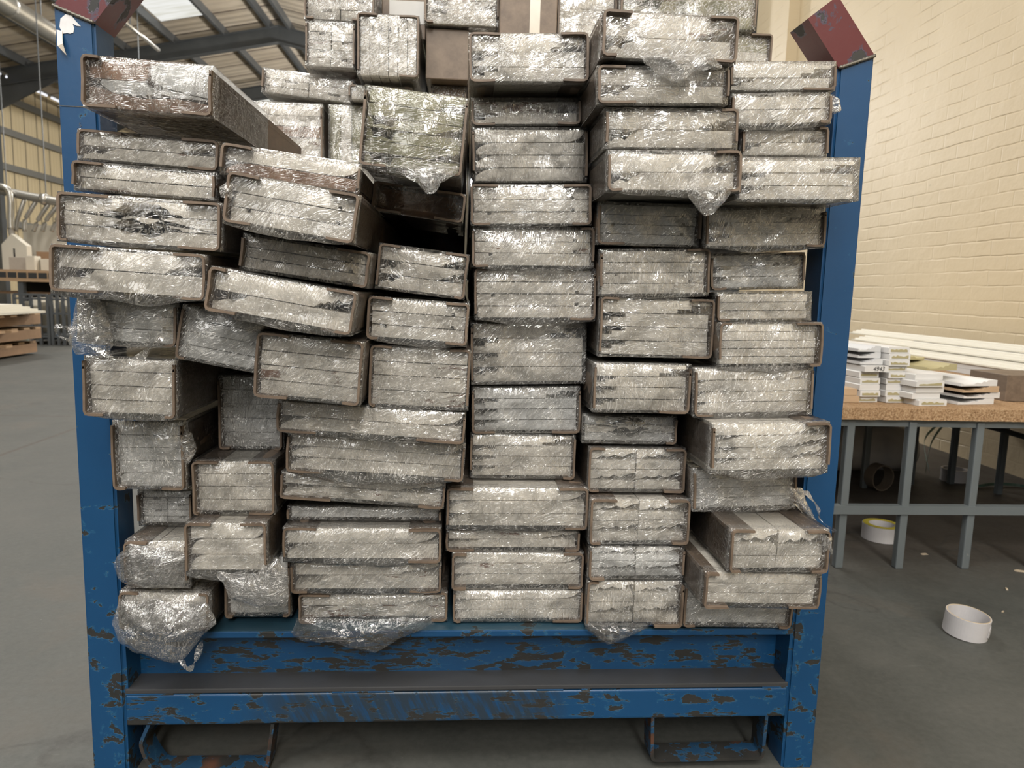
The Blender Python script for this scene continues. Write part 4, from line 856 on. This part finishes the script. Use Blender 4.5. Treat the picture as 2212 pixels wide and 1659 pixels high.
def moulding(x0, x1, z, t, y, L, mat, label, group=None, core=True, rot=0.0, shape='flat', flip=False):
    w = x1-x0; root = empty('moulding_board', ((x0+x1)/2, y, z), (0, 0, R(rot))); tag(root, label, 'board', group)
    P = [((1-u if flip else u)*w-w/2, v*t) for u, v in OL[shape]]; bm = bmesh.new(); prism(bm, P, 0, L); bmesh.ops.recalc_face_normals(bm, faces=bm.faces); link('painted_body', bm, mat, root)
    if core:                                       # bare fibre core showing in the sawn end
        rr = random.Random(int(x0*1e4+z*1e4)); q = []
        n_ = 9
        for i in range(n_+1): q.append((-w*.40+w*.8*i/n_, t*.22))
        for i in range(n_, -1, -1): q.append((-w*.40+w*.8*i/n_, t*(.42+.30*rr.random())))
        bm = bmesh.new(); prism(bm, q, -.0012, 0); bmesh.ops.recalc_face_normals(bm, faces=bm.faces); link('bare_core', bm, M_OLIVE, root)
    return root
def px(x, y=1.0): return at(x, 850, y).x
rs = random.Random(3)
tk = .0183
def pile(xa, xb, y, n, L, label, group, mats, jit=5, cores=.7, z=ZT+.0003, rot=6):
    for i in range(n):
        a = px(xa+rs.uniform(-jit, jit), y); b = a + (px(xb, y)-px(xa, y))
        r = moulding(a, b, z+i*(tk+.0006), tk, y+rs.uniform(0, .02), L, mats[i % len(mats)], label, group, rs.random() < cores, rs.uniform(rot*.94, rot), rs.choice(['flat', 'ogee']) if cores < .5 else 'flat')
    return z+n*(tk+.0006)
pile(1857, 1903, .97, 5, .55, 'short white moulding offcut in the lower left of the tall offcut pile on the table', 'offcuts in the tall pile, lower left', [M_WTRIM], 1.5)
z5 = ZT+5*(tk+.0006)
l9 = moulding(px(1862, .97), px(1916, .97), z5+.0003, tk, .97, .5, M_WTRIM, 'white offcut with a handwritten black number, halfway up the tall offcut pile', None, False, 5)
text_mesh('handwritten_number', '4943', .019, M_INK, l9, (-.012, -.0006, .003), .15)
pile(1850, 1902, .99, 3, .5, 'pale blank-ended white board at the upper left of the tall offcut pile', 'blank boards, upper left of the tall pile', [M_TGREY], 2, 0, z5+tk+.002, 5.9)
pile(1913, 1961, .98, 9, .55, 'short white moulding offcut with olive core in the right half of the tall pile', 'offcuts in the tall pile, right half', [M_WTRIM], 2)
pile(1978, 2046, .93, 5, .60, 'white board offcut in the low five-high pile at the middle of the table edge', 'offcuts in the five-high pile', [M_WTRIM], 7, .55, rot=9)
pile(2076, 2168, .96, 4, .65, 'angled white or tan offcut in the four-high pile near the carton', 'offcuts in the four-high pile', [M_WTRIM, M_WTRIM, M_TAN, M_WTRIM], 10, 0, rot=11)
z4 = ZT+5*(tk+.0006)
moulding(px(1990, 1.05), px(2068, 1.05), z4+.001, .02, 1.05, .7, M_OLIVE, 'bare olive moulding with a wavy end lying on the low piles', None, False, 12, 'ogee')
moulding(px(1958, 1.1), px(2020, 1.1), z4+.023, .02, 1.16, .6, M_OLIVE, 'bare olive board tucked behind the wavy-ended olive moulding', None, False, 12, 'ogee', True)
moulding(px(1820, .95), px(1868, .95)-.003, ZT+.0003, .02, .97, .5, M_TAN, 'tan board at table level by the blue post', None, False, 2)
moulding(px(1822, .95), px(1868, .95)-.006, ZT+.021, .02, .98, .5, M_TAN, 'tan board second up from the table by the blue post', None, False, 2)
# long cream mouldings against the wall
for i, (x0, x1, z, y0, L, lab) in enumerate(((2.345, 2.475, .600, 1.25, 1.9, 'long cream stepped moulding uppermost against the wall'), (2.262, 2.400, .570, 1.22, 1.75, 'long cream stepped moulding second down against the wall'),
        (2.18, 2.325, .540, 1.2, 1.5, 'long cream stepped moulding third down against the wall'))):
    w = x1-x0; root = empty('long_moulding', (x0, y0, z)); tag(root, lab, 'board', 'long mouldings against the wall')
    prf = [(0, 0), (w, 0), (w, .022), (.6*w, .028), (.58*w, .022), (.35*w, .022), (.33*w, .014), (.18*w, .014), (.16*w, .006), (0, .006)]
    bm = bmesh.new(); prism(bm, prf, 0, L); bmesh.ops.recalc_face_normals(bm, faces=bm.faces); link('moulding_body', bm, M_CREAM, root)
for z, h, lab in ((ZT+.0005, .0445, 'grey-white wrapped board stack under the long cream mouldings'),):
    rt = empty('board_stack', (2.33, 1.25, z)); tag(rt, lab, 'board stack')
    for i in range(2):
        bm = bmesh.new(); box(bm, -.145, .10, 0, 1.4, i*.022, i*.022+.0212); link('board', bm, M_TGREY, rt)
for x0, x1, z0, lab in ((2.26, 2.47, .540, 'pale packer board under the second long cream moulding'), (2.405, 2.475, .570, 'pale packer strip under the uppermost long cream moulding')):
    if x0 == 2.26: x0 = 2.33
    rt = empty('packer_board', (x0, 1.3, z0)); tag(rt, lab, 'board'); bm = bmesh.new(); box(bm, 0, x1-x0, 0, 1.3, .0005, .0295); link('board', bm, M_TGREY, rt)
ct = carton('cardboard_carton', px(2172, 1.05), px(2172, 1.05)+.30, ZT+.0005, ZT+.085, 1.05, .17, 'greyish-brown flat carton at the right end of the table', tape=False)

# under and beside the table
MWHITE = plain('white_tape', (.50, .485, .49), .35, nscale=40, var=.06); MCORE = plain('card_core', (.45, .36, .24), .7)
def tape_roll(loc, ro, ri, h, tilt, rotz, label, lab_mat=None, torn=True):
    root = empty('tape_roll', loc, (R(tilt), 0, R(rotz))); tag(root, label, 'tape roll', None)
    def ann(a, b, z0, z1, mat, nm, n=48, wob=0):
        bm = bmesh.new(); rg = []
        for r_, z in ((b, z0), (b, z1), (a, z1), (a, z0)):
            rg.append([bm.verts.new((r_*math.cos(2*math.pi*k/n)*(1+wob*math.sin(5*k)), r_*math.sin(2*math.pi*k/n), z)) for k in range(n)])
        for i in range(4):
            for k in range(n): bm.faces.new((rg[i][k], rg[i][(k+1) % n], rg[(i+1) % 4][(k+1) % n], rg[(i+1) % 4][k]))
        bmesh.ops.recalc_face_normals(bm, faces=bm.faces); return link(nm, bm, mat, root, smooth=False)
    ann(ri+.0025, ro, 0, h, MWHITE, 'tape_band'); ann(ri+.0006, ri+.0024, .0005, h+.0008, MCORE, 'card_core'); ann(ri, ri+.0005, .001, h, MWHITE, 'inner_lining')
    if lab_mat: ann(ri+.001, ro-.002, h+.0009, h+.0018, lab_mat, 'side_label')
    if torn:
        bm = bmesh.new(); prism(bm, [(-.004, .012), (.006, .008), (.008, .03), (.002, .042), (-.003, .028)], -ro-.0015, -ro-.0002); link('torn_tape_end', bm, MWHITE, root)
    return root
tape_roll((1.222, .478, .0035), .0485, .0445, .050, 5, 35, 'empty white packing tape roll lying on the open grey floor')
YL = plain('yellow_label', (.45, .38, .05), .5)
tape_roll((1.415, 1.16, .001), .060, .040, .050, 0, 10, 'white tape roll with yellow side label, on the floor under the table', YL, False)
tape_roll((2.225, 1.935, .001), .055, .045, .055, 0, 0, 'small white tape roll on the floor by the rear wall under the table', None, False)
cr = empty('cardboard_ring', (1.775, 1.75, .056), (0, 0, R(12))); tag(cr, 'brown cardboard tube ring standing on edge under the table', 'ring')
bm = bmesh.new(); rg = []; n = 40
for r_, y in ((.056, 0), (.056, .05), (.051, .05), (.051, 0)): rg.append([bm.verts.new((r_*math.cos(2*math.pi*k/n), y, r_*math.sin(2*math.pi*k/n))) for k in range(n)])
for i in range(4):
    for k in range(n): bm.faces.new((rg[i][k], rg[i][(k+1) % n], rg[(i+1) % 4][(k+1) % n], rg[(i+1) % 4][k]))
bmesh.ops.recalc_face_normals(bm, faces=bm.faces); link('ring_wall', bm, plain('dusty_card', (.16, .13, .10), .8), cr)
MPOLY = plain('polythene_grey', (.60, .58, .56), .22, nscale=9, var=.25, bump=.5, bscale=14)
for x0, x1, z, r_, yy, lab in ((1.45, 2.12, .111, .11, 2.12, 'lower large polythene-wrapped roll lying under the table'), (1.42, 2.05, .318, .095, 2.12, 'upper large polythene-wrapped roll lying under the table')):
    rr = empty('film_roll', (x0, yy, z)); tag(rr, lab, 'roll'); bm = bmesh.new(); L_ = x1-x0
    tube(bm, [(0, 0, 0), (.02, 0, 0), (L_*.5, 0, 0), (L_-.03, 0, 0), (L_, 0, 0)], [r_*.9, r_, r_, r_*.98, r_*.8], 28)
    bmesh.ops.subdivide_edges(bm, edges=bm.edges, cuts=2, use_grid_fill=True)
    for v in bm.verts: v.co += .005*noise.noise_vector(v.co*9)
    link('wrapped_roll', bm, MPOLY, rr, smooth=True)
MSTRAP = plain('green_strap', (.10, .17, .13), .4)
def strap(P, wd, label):
    P = curve_pts(P, 8); o_ = Vector(P[0]); root = empty('packing_strap', o_); tag(root, label, 'strap'); bm = bmesh.new(); prev = None
    for p in P:
        a, b = bm.verts.new(p-o_), bm.verts.new(p-o_+Vector((0, .002, wd))); c3_, d3_ = bm.verts.new(p-o_+Vector((0, .0015, 0))), bm.verts.new(p-o_+Vector((0, .0035, wd)))
        if prev:
            bm.faces.new((prev[0], a, b, prev[1])); bm.faces.new((prev[2], prev[3], d3_, c3_)); bm.faces.new((prev[1], b, d3_, prev[3])); bm.faces.new((prev[0], prev[2], c3_, a))
        prev = (a, b, c3_, d3_)
    link('strap_band', bm, MSTRAP, root)
strap([(2.12, 1.98, .02), (2.22, 2.1, .14), (2.38, 2.2, .25), (2.50, 2.25, .31), (2.53, 2.2, .29), (2.46, 2.1, .22)], .018, 'green plastic strap looping up beside the wrapped rolls')
strap([(2.15, 2.0, .02), (2.25, 2.2, .12), (2.38, 2.3, .19), (2.5, 2.35, .30)], .016, 'green plastic strap crossing behind the looping one')
strap([(2.22, 1.80, .001), (2.34, 1.84, .004), (2.46, 1.83, .002), (2.52, 1.7, .002)], .012, 'green plastic strap lying along the floor near the wall')
# floor litter
MSHRED = plain('wood_shred', (.40, .33, .24), .7); k = 0
for (x_, y_), s_, lab in (((1995, 1197), .022, 'pale paper scrap on the floor in front of the second table leg'), ((2205, 1236), .03, 'short wood splinter at the right floor edge'), ((2172, 1273), .014, 'small pale flake on the open floor'), ((2165, 1322), .008, 'tiny white flake near the open tape roll')):
    d_ = FWD + (x_-1106)/FPX*RT - (y_-829.5)/FPX*UP; p = CAM+d_*(-CAM.z/d_.z)
    o = empty('floor_scrap', (p.x, p.y, 0), (0, 0, x_)); tag(o, lab, 'scrap'); bm = bmesh.new(); prism(bm, [(-s_/2, .0003), (s_*.5, .0003), (s_*.4, .003), (-s_*.3, .004)], 0, s_*.35); link('scrap', bm, MSHRED, o)

# ------------------------------------------------------------------ far left work area
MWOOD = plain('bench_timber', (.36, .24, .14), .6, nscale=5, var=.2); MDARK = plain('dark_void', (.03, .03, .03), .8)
MCAB = plain('cream_panel', (.50, .47, .40), .6, nscale=3); MPAL = plain('pallet_timber', (.27, .17, .10), .7, nscale=8, var=.25)
YB = 8.9
def P3(x, y, Y=YB): return at(x, y, Y)
bl, br_ = P3(-60, 600), P3(150, 600)
wb = empty('work_bench', (bl.x, YB, 0)); tag(wb, 'long timber-edged work bench far behind, left of the blue post', 'bench'); Wd = br_.x-bl.x
zt, zb = P3(50, 583).z, P3(50, 608).z
bm = bmesh.new(); box(bm, 0, Wd, 0, 1.2, zb, zt); link('bench_edge', bm, MWOOD, wb)
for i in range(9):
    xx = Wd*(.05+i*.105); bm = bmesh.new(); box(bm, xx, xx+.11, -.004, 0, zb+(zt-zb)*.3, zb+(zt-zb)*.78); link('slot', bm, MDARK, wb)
for xx in (.03, Wd*.45, Wd-.1):
    bm = bmesh.new(); box(bm, xx, xx+.07, .02, .09, 0, zb); link('leg', bm, M_STEEL, wb)
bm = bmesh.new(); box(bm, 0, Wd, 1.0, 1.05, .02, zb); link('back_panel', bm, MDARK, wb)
bm = bmesh.new(); box(bm, 0, Wd, .3, .9, zb-.17, zb-.14); link('under_shelf', bm, MPAL, wb)
# cage trolleys with cream boxes in front of the bench
for q, (xa, xb, Y) in enumerate(((30, 102, 7.9), (110, 160, 7.9))):
    A, B2 = P3(xa, 635, Y), P3(xb, 635, Y); h_ = A.z; w_ = B2.x-A.x
    cg = empty('mesh_cage', (A.x, Y, 0)); tag(cg, ('grey wire cage of pale boards beside the pallet pile' if q == 0 else 'grey wire cage of pale boards next to the blue post'), 'cage')
    for i in range(5):
        xx = w_*i/4; bm = bmesh.new(); tubebox(bm, (xx, 0, 0), (xx, 0, h_), .03); link('upright', bm, M_STEEL, cg)
    for zz in (.1, .22, .38, .55, h_):
        bm = bmesh.new(); tubebox(bm, (0, 0, zz), (w_, 0, zz), .022); link('cross_bar', bm, M_STEEL, cg)
    for i in range(4):
        bm = bmesh.new(); box(bm, w_*i/4+.03, w_*(i+1)/4-.03, .08, .5, .14, h_*(.93 if i % 2 else .85)); link('pale_board', bm, MCAB, cg)
    bm = bmesh.new(); box(bm, 0, w_, .03, .7, .06, .09); link('base', bm, M_STEEL, cg)
# machine hood and things on the bench
A, B2 = P3(4, 545, 9.6), P3(60, 480, 9.6)
hd = empty('machine_hood', (A.x, 9.6, zt)); tag(hd, 'pale five-sided machine panel standing on the far bench', 'machine'); w_ = B2.x-A.x; h_ = P3(20, 507, 9.6).z-zt
bm = bmesh.new(); prism(bm, [(0, 0), (w_*.9, 0), (w_*.9, h_*.7), (w_*.38, h_*1.03), (0, h_*.72)], 0, .12); bmesh.ops.recalc_face_normals(bm, faces=bm.faces); link('panel', bm, MCAB, hd)
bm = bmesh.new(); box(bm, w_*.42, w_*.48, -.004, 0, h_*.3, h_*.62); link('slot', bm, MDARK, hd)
A, B2 = P3(52, 545, 10.2), P3(150, 500, 10.2)
wp = empty('white_partition', (A.x, 10.2, 0)); tag(wp, 'off-white partition panel behind the far bench', 'panel')
bm = bmesh.new(); box(bm, 0, B2.x-A.x, 0, .1, 0, B2.z+.08); link('panel', bm, MCAB, wp)
MBOX = plain('grey_carton_far', (.33, .30, .26), .6)
for x0, x1, y0, y1, Y, mt, lab in ((20, 56, 556, 578, 9.3, MBOX, 'grey low box on the far bench'), (56, 74, 553, 582, 9.2, MCAB, 'small white upright box on the far bench'), (88, 112, 560, 583, 9.3, MCAB, 'white crate on the far bench near the post'),
        (76, 87, 565, 583, 9.35, plain('green_box', (.12, .15, .12), .6), 'dark green box on the far bench'), (78, 140, 545, 552, 9.95, MPAL, 'brown boards stacked behind the far bench')):
    A, B2 = P3(x0, y1, Y), P3(x1, y0, Y); z0 = zt+.0005
    o = empty('bench_box', (A.x, Y, z0)); tag(o, lab, 'box'); bm = bmesh.new(); box(bm, 0, B2.x-A.x, 0, .15, 0, B2.z-z0); bevel(bm, .005); link('box_body', bm, mt, o)
# ducts
dm = empty('branch_duct', (0, 0, 0)); tag(dm, 'silver extraction pipework with slanting branches above the far bench', 'duct')
def V(x, y, Y): return tuple(P3(x, y, Y))
YD = 9.9
bm = bmesh.new(); tube(bm, [V(-40, 405, YD), V(0, 411, YD), V(60, 424, YD), V(135, 438, YD), V(200, 450, YD)], .062, 14); link('main_pipe', bm, MGALV, dm, smooth=True)
bm = bmesh.new(); tube(bm, [V(88, 429, YD), V(98, 431, YD), V(104, 432, YD)], [.07, .09, .072], 14); link('joint_ring', bm, MGALV, dm, smooth=True)
bm = bmesh.new(); tube(bm, curve_pts([V(-10, 402, YD-.1), V(8, 404, YD-.1), V(20, 414, YD-.1), V(23, 435, YD-.1), V(23, 470, YD-.1), V(24, 495, YD-.1)], 5), .045, 12); link('down_pipe', bm, MGALV, dm, smooth=True)
HOSE = plain('grey_hose', (.27, .25, .22), .6)
bm = bmesh.new(); tube(bm, curve_pts([V(24, 495, YD-.1), V(28, 512, YD-.1), V(40, 530, YD-.1), V(47, 548, YD-.1)], 6), .04, 12); link('flexible_hose', bm, HOSE, dm, smooth=True)
for x0, x1, x2 in ((53, 37, 34), (78, 54, 53), (106, 82, 72), (126, 100, 92), (146, 122, 112)):
    y0_ = 430+(x0-53)*.17
    bm = bmesh.new(); tube(bm, curve_pts([V(x0, y0_, YD+.02), V((x0+x1)/2, (y0_+474)/2, YD), V(x1, 476, YD), V(x2, 500, YD)], 4), .03, 10); link('branch_pipe', bm, MGALV, dm, smooth=True)
for x in (15, 100): 
    a = Vector(V(x, 415+(x-15)*.19, YD)); bm = bmesh.new(); tube(bm, [a, (a.x, a.y, rz(a.x)-.2)], .008, 6); link('hanger', bm, M_STEEL, dm)
# pallets with long white boards, far left
A = P3(0, 770, 6.3); pp = None
xl, xr = P3(-60, 700, 6.3).x, P3(24, 700, 6.3).x
for i, (z0, h_) in enumerate(((0.0, .144), (.15, .144), (.30, .144))):
    p = empty('wooden_pallet', (xl, 5.9, z0)); tag(p, ['brown wooden pallet lowest in the far left pile', 'brown wooden pallet in the middle of the far left pile', 'brown wooden pallet topmost under the white boards at far left'][i], 'pallet', 'pallets at far left')
    w_ = xr-xl-(.06 if i == 0 else 0)
    for k in range(3):
        bm = bmesh.new(); box(bm, w_*k/3+(.0 if k else 0), w_*k/3+.11, 0, .9, .022, .118); link('block', bm, MPAL, p)
    bm = bmesh.new(); box(bm, w_-.1, w_, 0, .9, .022, .118); link('block', bm, MPAL, p)
    for k in range(5):
        bm = bmesh.new(); box(bm, 0, w_+(.12 if k < 2 else 0), k*.2, k*.2+.1, .119, .14); link('deck_board', bm, MWOOD, p)
    bm = bmesh.new(); box(bm, 0, w_, 0, .1, 0, .021); link('bottom_board', bm, MPAL, p)
for i in range(4):
    b = empty('long_board', (xl, 5.85, .4445+i*.0225)); tag(b, ['lowest', 'second lowest', 'third lowest', 'topmost'][i]+' of the long white boards on the far left pallets', 'board', 'white boards on the far left pallets')
    bm = bmesh.new(); box(bm, 0, xr-xl+.14-.03*i, 0, .8-.08*i, 0, .0215); link('board', bm, M_CREAM, b)
bt = empty('plastic_bottle', tuple(P3(50, 725, 7.2).xy)+(0,)); tag(bt, 'dark bottle with a teal band on the floor beside the pallets', 'bottle')
bm = bmesh.new(); tube(bm, [(0, 0, 0), (0, 0, .01), (0, 0, .16), (0, 0, .2), (0, 0, .24)], [.045, .05, .05, .025, .02], 14); link('bottle_body', bm, plain('bottle_dark', (.04, .06, .07), .3), bt, smooth=True)
bm = bmesh.new(); tube(bm, [(0, 0, .06), (0, 0, .12)], .0515, 14); link('teal_band', bm, plain('teal_band', (.03, .14, .16), .4), bt)
